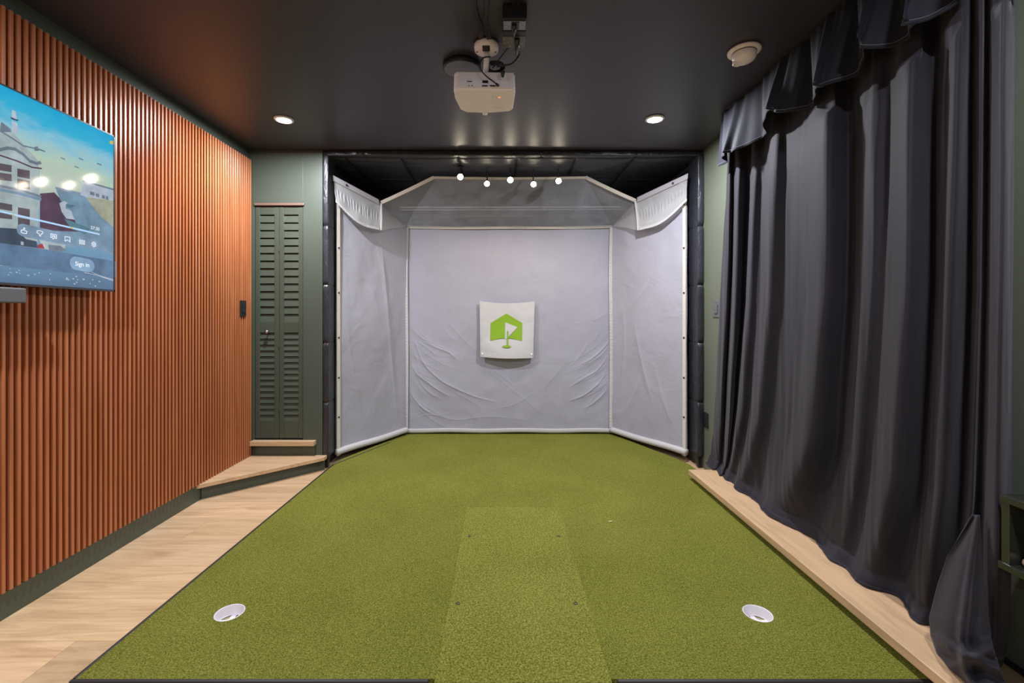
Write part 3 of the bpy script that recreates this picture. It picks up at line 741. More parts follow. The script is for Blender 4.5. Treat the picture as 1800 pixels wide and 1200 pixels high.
def side_screen(name, fx, fy, bx_, label, wr, sgn):
    t_ = thing(name, ((fx+bx_)/2, (fy+YS)/2, zb0), label, 'side screen', 'splayed white side screens')
    z0 = zb0+.02
    ztop_f, ztop_b = 2.315, 2.09
    nrm = Vector((YS-fy, -(bx_-fx), 0)).normalized()*(1 if sgn < 0 else -1)*1.0
    if nrm.y > 0: nrm = -nrm
    pl = []
    for pts, amp in wr:
        pl.append((pts, amp))
    def fn(u, v):
        zt = ztop_f + (ztop_b-ztop_f)*u; z = z0 + v*(zt-z0)
        p_ = Vector((fx+(bx_-fx)*u, fy+(YS-.02-fy)*u, z))
        h = .018*noise.noise(Vector((u*2.2+fx, z*1.3, 2)))*math.sin(PI*min(1, u*1.0))**.5 + .005*noise.noise(Vector((u*7, z*4, fx)))
        for pts, amp in pl:
            best = 9; ap = 0
            for i, (a_, b_) in enumerate(zip(pts, pts[1:])):
                dx, dz = (b_[0]-a_[0]), b_[1]-a_[1]; l2 = dx*dx+dz*dz
                t = max(0, min(1, ((u*.86-a_[0])*dx+(z-a_[1])*dz)/l2)); d = math.hypot(u*.86-a_[0]-t*dx, z-a_[1]-t*dz)
                if d < best: best = d; ap = math.sin(PI*(i+t)/(len(pts)-1))**.6
            h += amp*ap*(.006*math.exp(-(best/.009)**2)+.006*math.exp(-(best/.03)**2))
        return p_ + nrm*h
    obj('cloth', fill(grid, fn, 90, 160), M['screen'], t_)
    bm = B(); tube(bm, smooth_path([Vector((fx+(bx_-fx)*u, fy+(YS-.03-fy)*u, z0+.012+.003*math.sin(u*8)))+nrm*.006 for u in np.linspace(0, 1, 14)], 3), .027, 12)
    obj('bottom_hem', bm, M['hem'], t_, smooth=True)
    dirv = Vector((bx_-fx, YS-fy, 0)).normalized()
    a_ = Vector((fx, fy, 0)) + dirv*.018 + nrm*.012
    obj('front_binding', fill(strip, [a_+Vector((0, 0, zb0)), a_+Vector((0, 0, 1.2)), a_+Vector((0, 0, 2.315))], .034, dirv, ruck=.0008), M['binding'], t_, solid=.003)
    for z in (2.13, 1.77, 1.40, 1.03, .70, .375):
        c = a_+Vector((0, 0, z))+nrm*.003
        bm = B(); lathe(bm, [(.003, -.001), (.0075, -.001), (.008, .002), (.0035, .002)], (0, 0, 0), 'z', 14)
        bmesh.ops.transform(bm, matrix=Matrix.Translation(c) @ nrm.to_track_quat('Z', 'Y').to_matrix().to_4x4(), verts=bm.verts)
        obj('grommet', bm, M['black_metal'], t_)
    return nrm
wl = [([(.50, 2.0), (.56, 1.5), (.62, 1.0), (.74, .2)], .9), ([(.10, 1.25), (.14, .95), (.20, .65), (.30, .35)], .5), ([(.62, 1.1), (.66, .7), (.74, .4)], .5), ([(.45, 1.9), (.55, 1.6), (.60, 1.2)], .5), ([(.3, 1.7), (.5, 1.2), (.72, .9)], .4)]
wr_ = [([(.72, 1.3), (.70, .9), (.76, .4)], .7), ([(.58, 1.15), (.48, .8), (.35, .4)], .7), ([(.45, .75), (.55, .5), (.62, .3)], .5), ([(.35, .8), (.25, .5), (.15, .3)], .5), ([(.7, .25), (.62, .4), (.5, .6)], .5), ([(.2, 1.9), (.4, 1.5), (.6, 1.3)], .4)]
side_screen('side_screen', -1.365, 3.745, bxl, 'white cloth side screen angled along the left side of the bay', wl, -1)
side_screen('side_screen', 1.524, 3.745, bxr, 'white cloth side screen angled along the right side of the bay', wr_, 1)

# baffle net hanging from the ceiling
CL, CR_ = at(668, 357, 4.08), at(1118, 353, 4.10)
LL, LR = at(668, 405, 4.08), at(1123, 405, 4.10)
FL, FR = at(762, 312, 4.02), at(1030, 312, 4.02)
TL, TR = at(588, 315, 3.72), at(1206, 312, 3.72)
DL, DR = at(592, 356, 3.725), at(1205, 354, 3.725)
KL, KR = Vector((bxl, YS-.035, zb1)), Vector((bxr, YS-.035, zb1))
t_ = thing('baffle_net', (.07, 4.1, zb1), 'pale see-through baffle net slung above the impact screen', 'netting')
def quadfn(a_, b_, c_, d_, sag=0., nz=0., sd=0):
    def fn(u, v):
        p_ = (a_.lerp(b_, u)).lerp(d_.lerp(c_, u), v)
        return p_ + Vector((0, 0, -sag*4*v*(1-v)*math.sin(PI*u))) + Vector((0, 1, -1))*nz*noise.noise(Vector((p_.x*4+sd, p_.y*5, p_.z*6)))
    return fn
bm = B(); grid(bm, quadfn(FL, FR, KR, KL, .03, .012), 60, 30)
grid(bm, quadfn(CL, FL, KL, KL, 0, .012), 20, 30); grid(bm, quadfn(FR, CR_, KR, KR, 0, .012), 20, 30)
obj('net', bm, M['net'], t_)
bm = B(); grid(bm, quadfn(CL, KL, KL, LL, 0, .012), 20, 16); obj('corner_gusset', bm, M['net_mid'], t_)
bm = B(); grid(bm, quadfn(KR, CR_, LR, KR, 0, .012), 20, 16); obj('corner_gusset', bm, M['net_mid'], t_)
dz = Vector((0, 0, 1))
for a_, b_, w, sg_ in ((CL, FL, .034, .004), (FL, FR, .022, .008), (FR, CR_, .034, .004)):
    obj('front_binding', fill(strip, [a_.lerp(b_, k/4)-dz*sg_*math.sin(PI*k/4) for k in range(5)], w, (0, -.5, .87)), M['binding'], t_, solid=.003)
for C_, L_ in ((CL, LL), (CR_, LR)):
    L2 = L_-Vector((0, 0, .03)); L2.y += .0
    obj('corner_tape', fill(strip, [C_+Vector((0, -.012, -.005)), C_.lerp(L_, .5)+Vector((.004, -.013, 0)), L_+Vector((0, -.012, 0))], .04, (1, 0, 0), ruck=.0008), M['hem'], t_, solid=.002)
def flap(label, T_, C_, L_, D_, sg):
    t_ = thing('baffle_flap', ((T_+L_)/2)[:], label, 'fabric flap', 'ruched white side flaps')
    off = Vector((0, -.02, 0))
    def fn(u, v):
        top = T_.lerp(C_, u); bot = D_.lerp(L_, u) + Vector((0, 0, -.055*math.sin(PI*u)**1.2))
        p_ = top.lerp(bot, v) + off
        r = .0
        if .34 < v < .72: r = .005*math.sin(u*95 + 3*noise.noise(Vector((u*9, v*3, sg))))*math.sin(PI*(v-.34)/.38)
        r += .010*noise.noise(Vector((u*5, v*2.5, sg*3)))
        return p_ + Vector((0, -1, 0))*r*1.0
    obj('cloth', fill(grid, fn, 170, 36), M['net_dense'], t_)
    dv = Vector((0, -.25, .97))
    obj('top_strap', fill(strip, [T_+Vector((0, -.035, 0)), T_.lerp(C_, .5)+Vector((0, -.035, 0)), C_+Vector((0, -.03, 0))], .046, dv), mat('lilac_grey_strap', (.42, .40, .44), .6), t_, solid=.004)
    ed = [fn(u, 1.0)+Vector((0, -.004, .008)) for u in np.linspace(0, 1, 14)]
    obj('lower_edging', fill(strip, ed, .022, (0, 0, 1), ruck=.0012), M['hem'], t_, solid=.003)
    bp = T_.lerp(C_, .28)+Vector((0, -.042, 0))
    obj('bolt', fill(lathe, [(.010, .004), (.010, -.001), (.005, -.003), (.005, -.008), (.001, -.009)], bp, 'y', 12), M['black_metal'], t_)
    bp = T_+Vector((-.022*(-sg)*-1, -.02, .003))
    bm = B(); box(bm, *sorted((T_.x-sg*.006, T_.x+sg*.006)), T_.y-.03, T_.y-.01, T_.z-.016, T_.z+.012)
    obj('bracket', bm, M['steel'], t_, bevel=.003)
flap('ruched white fabric flap hanging over the left side screen', TL, CL, LL, DL, -1)
flap('ruched white fabric flap hanging over the right side screen', TR, CR_, LR, DR, 1)
# pale rail behind the net
t_ = thing('screen_rail', (.07, 4.62, 2.2), 'pale horizontal metal rail seen through the net above the back screen', 'rail')
bm = B(); tube(bm, [at(703, 364.5, 4.64), at(1092, 363.5, 4.64)], .009, 10); tube(bm, [at(705, 369, 4.64), at(1090, 368, 4.64)], .006, 10)
obj('bar', bm, M['white_plastic'], t_, smooth=True)
bm = B(); tube(bm, [at(712, 380, 4.64), at(1084, 378.5, 4.64)], .005, 8)
obj('lower_bar', bm, M['steel'], t_)
for x in (760, 850, 950, 1040):
    a_ = at(x, 366, 4.64); obj('hanger', bx(a_.x-.008, a_.x+.008, 4.63, YB-.001, a_.z-.012, a_.z+.03), M['black_metal'], t_)

# ------------------------------------------------------------------ banner with the logo
def bsurf(x, z):
    """cloth surface of the banner in front of the screen, bulging towards its foot"""
    cx, cz = (891-VX)*4.45/F, CH+(VY-580)*4.45/F
    u = (x-cx)/.265; v = (z-cz)/.275
    b = .055*math.exp(-((v+1.0)/.85)**2)*max(0, math.cos(min(1, abs(u))*PI/2))**.6
    f = .003*math.sin((x*.8+z*.6)*31+3*noise.noise(Vector((x*4, z*4, 1))))*max(0, 1-abs(u)) + .010*noise.noise(Vector((x*7, z*7, 9)))
    return 4.462 - b - max(0, f)*.8
tb = thing('target_banner', ((891-VX)*4.45/F, 4.45, CH+(VY-630)*4.45/F), 'white square banner with green golf flag logo on the back screen', 'banner')
A = at(843, 529, 4.45); Bq = at(940, 529.5, 4.45); C1 = at(937.5, 629, 4.45); D1 = at(844, 627, 4.45)
def fn(u, v):
    top = A.lerp(Bq, u) - Vector((0, 0, .022*math.sin(PI*u))); bot = D1.lerp(C1, u) - Vector((0, 0, .008*math.sin(PI*u)))
    p_ = bot.lerp(top, v); return Vector((p_.x, bsurf(p_.x, p_.z), p_.z))
obj('cloth', fill(grid, fn, 180, 180), M['banner'], tb, solid=.0012)
def patch(name, pts, off, m, parent):
    bm = B(); f = bm.faces.new([bm.verts.new((p_.x, 0, p_.z)) for p_ in pts]); bmesh.ops.triangulate(bm, faces=[f])
    for k in range(7):
        es = [e for e in bm.edges if e.calc_length() > .007]
        if not es: break
        bmesh.ops.subdivide_edges(bm, edges=es, cuts=1); bmesh.ops.triangulate(bm, faces=[f for f in bm.faces if len(f.verts) > 3])
    for v_ in bm.verts: v_.co.y = bsurf(v_.co.x, v_.co.z) - off - .001
    bmesh.ops.recalc_face_normals(bm, faces=bm.faces)
    obj(name, bm, m, parent, smooth=True)
def z8(x, y): return at(780+x/6, 480+y/6, 4.45)
arc = [z8(825-335*i/16, 712-26*math.sin(PI*i/16)) for i in range(17)]
patch('logo_house', [z8(660, 425), z8(828, 525)] + arc + [z8(495, 525)], .0028, M['logo'], tb)
patch('logo_flag', [z8(648, 516), z8(780, 570), z8(668, 612), z8(666, 692), z8(644, 692)], .0048, M['banner'], tb)
patch('logo_pole', [z8(666, 611), z8(680, 606), z8(680, 768), z8(666, 768)], .0068, M['logo'], tb)
patch('logo_ground', [z8(663+46*math.cos(2*PI*i/20), 770+13*math.sin(2*PI*i/20)) for i in range(20)], .0078, M['logo'], tb)
for (x, y) in ((848, 621), (934, 622)):
    c = at(x, y, 4.45); c.y = bsurf(c.x, c.z)-.004
    obj('grommet', fill(lathe, [(.004, 0), (.010, 0), (.010, -.003), (.004, -.003)], c, 'y', 14), M['white_plastic'], tb)

# ------------------------------------------------------------------ lamps
def lamp(name, loc, power, size, color, spot=None, parent=None, rot=(0, 0, 0), blend=.6, spread=None):
    if spot: d = bpy.data.lights.new(name, 'SPOT'); d.spot_size = spot; d.spot_blend = blend; d.shadow_soft_size = size
    else:
        d = bpy.data.lights.new(name, 'AREA'); d.shape = 'DISK'; d.size = size
        if spread: d.spread = spread
    d.energy = power; d.color = color
    o = bpy.data.objects.new(name, d); COL.objects.link(o); o.rotation_euler = rot
    if parent: o.parent = parent; o.location = Vector(loc) - BASE[parent.name]
    else: o.location = loc
    return o
def downlight(x, y, label, w):
    t_ = thing('ceiling_downlight', (x, y, CEIL-.014), label, 'ceiling light', 'round ceiling downlights')
    obj('trim_ring', fill(lathe, [(.046, .0135), (.060, .0135), (.062, .009), (.058, .004), (.048, .002), (.046, .006)], (x, y, CEIL-.014), 'z', 32, cap=False), M['white_plastic'], t_, smooth=True)
    obj('lens', fill(lathe, [(.047, .010), (.047, .006), (.001, .005)], (x, y, CEIL-.014), 'z', 32), M['lamp_cool'], t_)
    lamp('downlight_bulb', (x, y, CEIL-.016), w, .09, (.93, .95, 1), parent=t_)
    return t_
a_ = at(499, 210.5, 3.03); b_ = at(1151, 208.5, 3.02)
downlight(a_.x, a_.y, 'small bright ceiling downlight nearest the slat panel', DOWN_W)
downlight(b_.x, b_.y, 'small bright ceiling downlight nearest the curtain', DOWN_W)
for (x, y) in ((-1.44, .75), (1.0, .65), (-1.44, -1.6), (1.0, -1.6)):
    downlight(x, y, 'recessed round ceiling downlight in the rear half of the room', REAR_W)
spots = [(809, 311, 3.84, 1.0), (856, 323, 3.88, .55), (897, 316.5, 3.84, 1.0), (938, 324, 3.88, .7), (982, 318, 3.84, .9)]
names = ['leftmost warm spotlight in the row above the net', 'second warm spotlight from the left above the net', 'middle warm spotlight in the row above the net', 'fourth warm spotlight from the left above the net', 'rightmost warm spotlight in the row above the net']
for (x, y, d, s), lb in zip(spots, names):
    c = at(x, y, d)
    t_ = thing('spotlight', c[:], lb, 'spotlight', 'row of warm spotlights')
    k = .030*(.85+.15*s)
    # housing opens towards the room and down a little
    bm = B(); lathe(bm, [(.006, .075), (k*.75, .070), (k, .03), (k, .004), (k*.82, .002), (k*.82, .012)], (0, 0, 0), 'z', 24, cap=False)
    R = Matrix.Translation(c) @ Vector((0, .93, .36)).to_track_quat('Z', 'Y').to_matrix().to_4x4()
    bmesh.ops.transform(bm, matrix=R, verts=bm.verts); obj('housing', bm, M['black_metal'], t_, smooth=True)
    bm = B(); lathe(bm, [(k*.80, .008), (k*.70, -.002), (k*.35, -.006), (.0005, -.007)], (0, 0, 0), 'z', 24)
    bmesh.ops.transform(bm, matrix=R, verts=bm.verts); obj('bulb', bm, M['lamp_warm'], t_, smooth=True)
    bm = B(); tube(bm, [c+Vector((0, .04, .02)), (c.x, c.y+.045, 2.488)], .006, 8); lathe(bm, [(.028, 0), (.028, .012)], (c.x, c.y+.045, 2.474), 'z', 20)
    obj('mount', bm, M['black_metal'], t_)
    lamp('spot_bulb', c+Vector((0, -.03, -.03)), SPOT_W*s, .03, (1, .86, .68), spot=PI*.95, parent=t_, blend=.7, rot=(-.1, 0, 0))

# ------------------------------------------------------------------ projector, mount, outlet box, cords
pr = thing('projector', (-.075, 2.3, 2.30), 'white ceiling projector seen from below and behind', 'projector')
zl, zh = 2.303, 2.392
def prj(x, y, z):    # slight yaw about the mount
    c = Vector((-.085, 2.32, 0)); r = Matrix.Rotation(math.radians(2.0), 3, 'Z') @ (Vector((x, y, z)) - c); return r + c
outl = [(-.225, 2.205), (.048, 2.205), (.064, 2.225), (.062, 2.40), (.045, 2.432), (-.055, 2.452), (-.085, 2.455), (-.185, 2.452), (-.215, 2.42), (-.236, 2.30), (-.238, 2.225)]
bm = B()
lo = [bm.verts.new(prj(x*1.0, y, zl)) for x, y in outl]; hi = [bm.verts.new(prj(x*.98-.002, y, zh)) for x, y in outl]
fs = [bm.faces.new(lo), bm.faces.new(hi[::-1])]; n = len(outl)
for i in range(n): fs.append(bm.faces.new([lo[i], lo[(i+1)%n], hi[(i+1)%n], hi[i]]))
bmesh.ops.recalc_face_normals(bm, faces=fs)
obj('body', bm, M['ivory'], pr, bevel=.006, seg=3)
def pbox(x0, x1, y0, y1, z0, z1):
    bm = bx(x0, x1, y0, y1, z0, z1)
    for v in bm.verts: v.co = prj(*v.co)
    return bm
obj('rear_panel', pbox(-.218, .055, 2.199, 2.206, zl+.008, zh-.004), M['ivory_lilac'], pr, bevel=.004)
pp = obj('port_panel', pbox(-.205, .030, 2.1965, 2.1985, zl+.010, zl+.046), M['port_panel'], pr, bevel=.001)
for (x0, x1, z0, z1) in ((-.098, -.070, .030, .042), (-.100, -.072, .013, .019), (-.062, -.036, .014, .020), (-.027, -.021, .013, .023), (-.165, -.160, .013, .018), (-.150, -.145, .013, .018), (-.172, -.148, .034, .038)):
    obj('port', pbox(x0, x1, 2.194, 2.197, zl+z0, zl+z1), M['black_plastic'], pp, bevel=.001)
cp_ = obj('control_panel', pbox(-.058, .004, 2.235, 2.285, zl-.002, zl+.002), M['white_plastic'], pr, bevel=.001)
for (x, y) in ((-.045, 2.252), (-.030, 2.252), (-.015, 2.252), (-.045, 2.27), (-.030, 2.27)):
    obj('button', pbox(x-.004, x+.004, y-.003, y+.003, zl-.0035, zl-.0015), M['ivory_lilac'], cp_)
obj('indicator_light', pbox(-.019, -.009, 2.266, 2.272, zl-.0035, zl-.0015), M['red'], cp_)
bm = B(); lathe(bm, [(.040, 0), (.040, .02), (.034, .03), (.030, .026)], (0, 0, 0), 'y', 28)
for v in bm.verts: v.co = prj(v.co.x-.085, v.co.y+2.45, v.co.z+2.35)
obj('lens', bm, M['grey_plastic'], pr, smooth=True)
bm = B(); prism(bm, [(-.104, 2.448), (-.070, 2.448), (-.073, 2.468), (-.098, 2.468)], zl-.006, zl+.01)
for v in bm.verts:
    if v.co.z < zl and v.co.y < 2.46: v.co.x = -.078
    v.co = prj(*v.co)
obj('lens_tab', bm, M['white_plastic'], pr, bevel=.001)
obj('vent_slot', pbox(-.045, .005, 2.385, 2.390, zl-.001, zl+.001), M['ivory_lilac'], pr)

c = at(855, 84, 2.19); cx, cy = c.x, c.y
mt = thing('projector_mount', (cx, cy, 2.392), 'white round ceiling bracket holding the projector', 'ceiling mount')
obj('cover_plate', fill(lathe, [(.058, 2.514), (.060, 2.504), (.057, 2.485), (.040, 2.478), (.016, 2.477)], (cx, cy, 0), 'z', 32), M['white_plastic'], mt, smooth=True)
obj('black_collar', fill(lathe, [(.062, 2.5195), (.062, 2.512), (.060, 2.511)], (cx, cy, 0), 'z', 32), M['black_plastic'], mt)
obj('arm', fill(tube, [(cx, cy, 2.48), (cx, cy+.01, 2.44), (cx-.005, cy+.06, 2.41), (cx-.005, cy+.08, 2.393)], .014, 14), M['white_plastic'], mt, smooth=True)
bm = B()
for (dx, dy) in ((-.07, -.0), (.07, .0), (-.05, .12), (.05, .12)): tube(bm, [(cx-.005, cy+.08, 2.404), (cx-.005+dx, cy+.08+dy, 2.403), (cx-.005+dx, cy+.08+dy, 2.394)], .005, 8)
obj('foot', bm, M['white_plastic'], mt)
obj('slot', bx(cx-.018, cx+.018, cy-.052, cy-.010, 2.475, 2.480), M['black_plastic'], mt, bevel=.002)
for dx in (-.044, .044): obj('screw', fill(lathe, [(.005, 2.482), (.005, 2.477), (.001, 2.476)], (cx+dx, cy, 0), 'z', 10), M['steel'], mt)

ob = thing('outlet_box', (.055, 2.0, 2.45), 'black ceiling outlet box beside the projector bracket', 'outlet box')
X0, X1 = .003, .106
obj('box', bx(X0, X1, 1.905, 2.11, 2.452, CEIL-.001), M['black_metal'], ob, bevel=.005)
o1 = obj('outlet_plate', bx(X0+.004, X1-.004, 1.915, 1.975, 2.4485, 2.4515), mat('grey_glossy_plate', (.20, .20, .24), .2, metal=.6), ob, bevel=.002)
obj('outlet_face', bx(.040, .074, 1.918, 1.972, 2.446, 2.4486), M['black_plastic'], o1, bevel=.002)
for x in (.018, .088): obj('screw', fill(lathe, [(.003, 2.4487), (.003, 2.447), (.001, 2.4465)], (x, 1.945, 0), 'z', 8), M['steel'], o1)
obj('middle_band', bx(X0, X1, 1.978, 2.012, 2.446, 2.4515), M['black_metal'], ob, bevel=.002)
o1 = obj('lower_plate', bx(X0+.001, X1-.001, 2.02, 2.105, 2.4485, 2.4515), M['grey_plastic'], ob, bevel=.002)
for (x, y) in ((.012, 2.035), (.014, 2.07), (.030, 2.06), (.036, 2.085), (.092, 2.065)): obj('screw', fill(lathe, [(.0035, 2.4487), (.0035, 2.447), (.001, 2.4465)], (x, y, 0), 'z', 8), M['steel'], o1)
def cord(pts, r, label, plugs=()):
    t_ = thing('power_cord', pts[0], label, 'cable')
    obj('wire', fill(tube, smooth_path(pts, 10), r, 8), M['black_plastic'], t_, smooth=True)
    for (a_, b_, rr) in plugs: obj('plug', fill(tube, [a_, Vector(a_).lerp(Vector(b_), .5), b_], [rr, rr*.9, rr*.55], 10), M['black_plastic'], t_, smooth=True)
p1 = Vector((.053, 1.945, 2.434)); 
cord([p1+Vector((0, .03, -.004)), at(902, 66, 2.03), at(896, 80, 2.10), at(882, 98, 2.16), at(872, 112, 2.2), at(866, 119, 2.22)], .0035, 'thin black cord from the first outlet looping toward projector', [(p1+Vector((0, -.015, .008)), p1+Vector((0, .034, -.004)), .0105)])
p2 = Vector((.068, 2.06, 2.434))
cord([p2+Vector((0, .07, 0)), at(913, 92, 2.2), at(908, 104, 2.2), at(897, 113, 2.2), at(882, 115, 2.2), at(874, 117, 2.215)], .0045, 'thick black power cord curving from outlet box to projector', [(p2+Vector((0, -.035, .006)), p2+Vector((.004, .07, 0)), .0125), (at(884, 124, 2.17), at(883.5, 136, 2.18), .010)])
cord([at(862, 100, 2.19), at(851, 101, 2.18), at(844, 110, 2.17), at(845, 122, 2.17), at(855, 134, 2.17), at(868, 144, 2.17), at(874, 149, 2.185)], .0032, 'thin black video cable looping down to the projector ports', [(at(872, 148, 2.18), at(877, 150.5, 2.187), .007)])
bm = B()
for k in range(5):
    c = at(870, 119, 2.25); r1 = .046-.004*k
    tube(bm, [(c.x+r1*math.cos(2*PI*i/28)*(1.0+.03*math.sin(3*i+k)), c.y+.02*math.sin(2*PI*i/28)*.8+.005*k, c.z+.002+r1*.85*math.sin(2*PI*i/28)+.002*k) for i in range(29)], .0045, 8)
tag(obj('cable_coil', bm, M['black_plastic'], smooth=True), 'coiled black cable bundled on top of the projector', 'cable')
# straps and raceways running back along the ceiling
def wob(px, y0, x0, x1):
    pts = []
    for i in range(13):
        f = i/12; pts.append(Vector((x0+(x1-x0)*f + .007*math.sin(f*19+px), y0-f*.85, CEIL-.010-.004*math.sin(f*11+px))))
    return pts
bm = B(); strip(bm, wob(0, 2.14, -.098, -.145), .022, (1, .1, .25)); tag(obj('cable_strap', bm, M['black_plastic'], solid=.004), 'left dark ribbon cable running back from the projector bracket', 'cable')
bm = B(); strip(bm, wob(2, 2.15, -.062, -.085), .020, (1, -.1, .3)); tag(obj('cable_strap', bm, M['black_plastic'], solid=.004), 'right dark ribbon cable running back from the projector bracket', 'cable')
for x0, x1, lb in ((.040, .058, 'left black cable raceway behind the ceiling outlet box'), (.062, .080, 'right black cable raceway behind the ceiling outlet box')):
    tag(obj('cable_raceway', bx(x0, x1, .2, 1.904, CEIL-.016, CEIL-.001), M['black_metal'], bevel=.003), lb, 'cable cover')
c = at(812, 126, 2.38)
t_ = thing('ceiling_speaker', (c.x, c.y, CEIL-.03), 'flat round black disc on the ceiling behind the projector', 'ceiling speaker')
obj('rim', fill(lathe, [(.097, .029), (.099, .022), (.098, .008), (.094, .002), (.090, .004)], (c.x, c.y, CEIL-.03), 'z', 48), M['black_plastic'], t_, smooth=True)
obj('grille', fill(lathe, [(.090, .006), (.090, .0035), (.001, .003)], (c.x, c.y, CEIL-.03), 'z', 48), M['grey_plastic'], t_)
# smoke detector
c = at(1308, 86, 2.24); zc = CEIL
t_ = thing('smoke_detector', (c.x, c.y, zc-.06), 'cream round smoke detector on the ceiling near the curtain', 'smoke detector')
obj('base', fill(lathe, [(.070, -.001), (.076, -.006), (.075, -.014), (.062, -.018), (.055, -.017)], (c.x, c.y, zc), 'z', 40), M['ivory'], t_, smooth=True)
obj('dome', fill(lathe, [(.054, -.017), (.055, -.024), (.054, -.040), (.047, -.053), (.032, -.062), (.012, -.066), (.001, -.067)], (c.x, c.y, zc), 'z', 40), M['ivory'], t_, smooth=True)
obj('vent_gap', fill(lathe, [(.0555, -.016), (.0562, -.0205), (.0555, -.022)], (c.x, c.y, zc), 'z', 40), M['grey_plastic'], t_)
obj('test_button', fill(lathe, [(.024, -.045), (.024, -.064), (.021, -.067), (.018, -.064), (.001, -.0635)], (c.x-.024, c.y+.014, zc), 'z', 24), M['ivory'], t_, smooth=True)

# ------------------------------------------------------------------ curtain
# each fold: x where it is seen at four heights, and distance from the room's centre line
KEY = [ # top   mid   low   foot   X
 (1281, 1266, 1258, 1251, 1.555), (1286, 1277, 1268, 1262, 1.515), (1293, 1284, 1276, 1270, 1.560), (1300, 1293, 1284, 1276, 1.500), (1321, 1309, 1293, 1279, 1.575),
 (1329, 1316, 1302, 1284, 1.500), (1346, 1334, 1318, 1296, 1.530), (1366, 1351, 1332, 1306, 1.485), (1388, 1378, 1358, 1326, 1.525), (1420, 1414, 1388, 1350, 1.500),
 (1458, 1450, 1424, 1378, 1.445), (1496, 1488, 1472, 1440, 1.565), (1520, 1510, 1490, 1462, 1.515), (1546, 1530, 1508, 1482, 1.490), (1572, 1556, 1532, 1506, 1.512),
 (1602, 1594, 1568, 1532, 1.435), (1642, 1640, 1622, 1586, 1.565), (1662, 1652, 1636, 1604, 1.500), (1690, 1673, 1654, 1628, 1.462), (1708, 1707, 1692, 1668, 1.575), (1723, 1722, 1706, 1684, 1.490),
 (1736, 1733, 1718, 1700, 1.575), (1750, 1744, 1736, 1726, 1.470), (1764, 1762, 1754, 1752, 1.430), (1786, 1780, 1776, 1778, 1.540)]
ZS = [2.44, 1.30, .62, .16]
def lerpz(k, z):
    k4 = KEY[k]
    if z >= ZS[0]: return k4[0]
    for i in range(3):
        if z >= ZS[i+1]:
            f = (z-ZS[i+1])/(ZS[i]-ZS[i+1]); return k4[i+1]+(k4[i]-k4[i+1])*f
    return k4[3]
def crom(p0, p1, p2, p3, t): return .5*((2*p1)+(p2-p0)*t+(2*p0-5*p1+4*p2-p3)*t*t+(3*p1-p0-3*p2+p3)*t**3)
SUB = 14
def curtain_row(z, fx):
    pts = []
    for k in range(len(KEY)):
        X = KEY[k][4]; amp = 1.0
        cen = 1.51
        if z > 2.0: f_ = min(1, (z-2.0)/.4); amp = 1-.45*f_; cen = 1.51+.022*f_
        if z < .55: f_ = 1-(z-.16)/.39; amp = 1-.5*f_; cen = 1.51+.035*f_*f_
        X = cen + (X-1.51)*amp
        u = lerpz(k, z) - VX
        pts.append((X, X*F/u))
    out = []
    n = len(pts)
    for i in range(n-1):
        p0, p1, p2, p3 = pts[max(i-1, 0)], pts[i], pts[i+1], pts[min(i+2, n-1)]
        for s in range(SUB + (1 if i == n-2 else 0)):
            t = s/SUB; t2 = t*t*(3-2*t)*.35 + t*.65
            x = crom(p0[0], p1[0], p2[0], p3[0], t2); y = crom(p0[1], p1[1], p2[1], p3[1], t2)
            out.append((min(x, 1.588), y))
    return out
rows = []
zl_ = list(np.linspace(CEIL-.03, .5, 60)) + list(np.linspace(.485, .17, 26))
for z in zl_:
    r = curtain_row(z, 0); rr = []
    for (x, y) in r:
        w = .006*noise.noise(Vector((y*14, z*1.1, 4))) + .004*noise.noise(Vector((y*34, z*2.0, 8)))
        bul = 0
        if z > 2.15: x = max(x, 1.492)
        if z < .5: q = (.5-z)/.33; bul = .020*q*q*noise.noise(Vector((y*5, 7, z*3))) - .010*q*q*q
        rr.append(Vector((min(x + w + bul, 1.590), y, z)))
    rows.append(rr)
# the cloth spills on to the ledge
last = rows[-1]
nfoot = 16
for k in range(1, nfoot+1):
    f = k/nfoot; rr = []
    for p_ in last:
        reach = .034 + .022*noise.noise(Vector((p_.y*3.2, 1, 1))) + .012*noise.noise(Vector((p_.y*11, 2, 5)))
        x = p_.x - reach*math.sin(f*PI*.55) 
        base = .1135
        z = base + (.17-base)*max(0, (1-f*1.9))**1.5 + (.012*max(0, noise.noise(Vector((p_.y*9+f*3, f*3.5, 3)))) + .008*(1+math.sin(f*13+p_.y*6))*.5)*(1-.35*f) 
        rr.append(Vector((min(x, 1.588), p_.y, z)))
    rows.append(rr)
bm = B(); V = [[bm.verts.new(p_) for p_ in r] for r in rows]
for j in range(len(V)-1):
    for i in range(len(V[0])-1): bm.faces.new([V[j][i], V[j][i+1], V[j+1][i+1], V[j+1][i]]).smooth = True
cu_t = thing('curtain', (1.5, 2.2, .112), 'floor-length charcoal velvet curtain along the right wall', 'curtain')
obj('drape', bm, M['curtain'], cu_t, solid=.003)
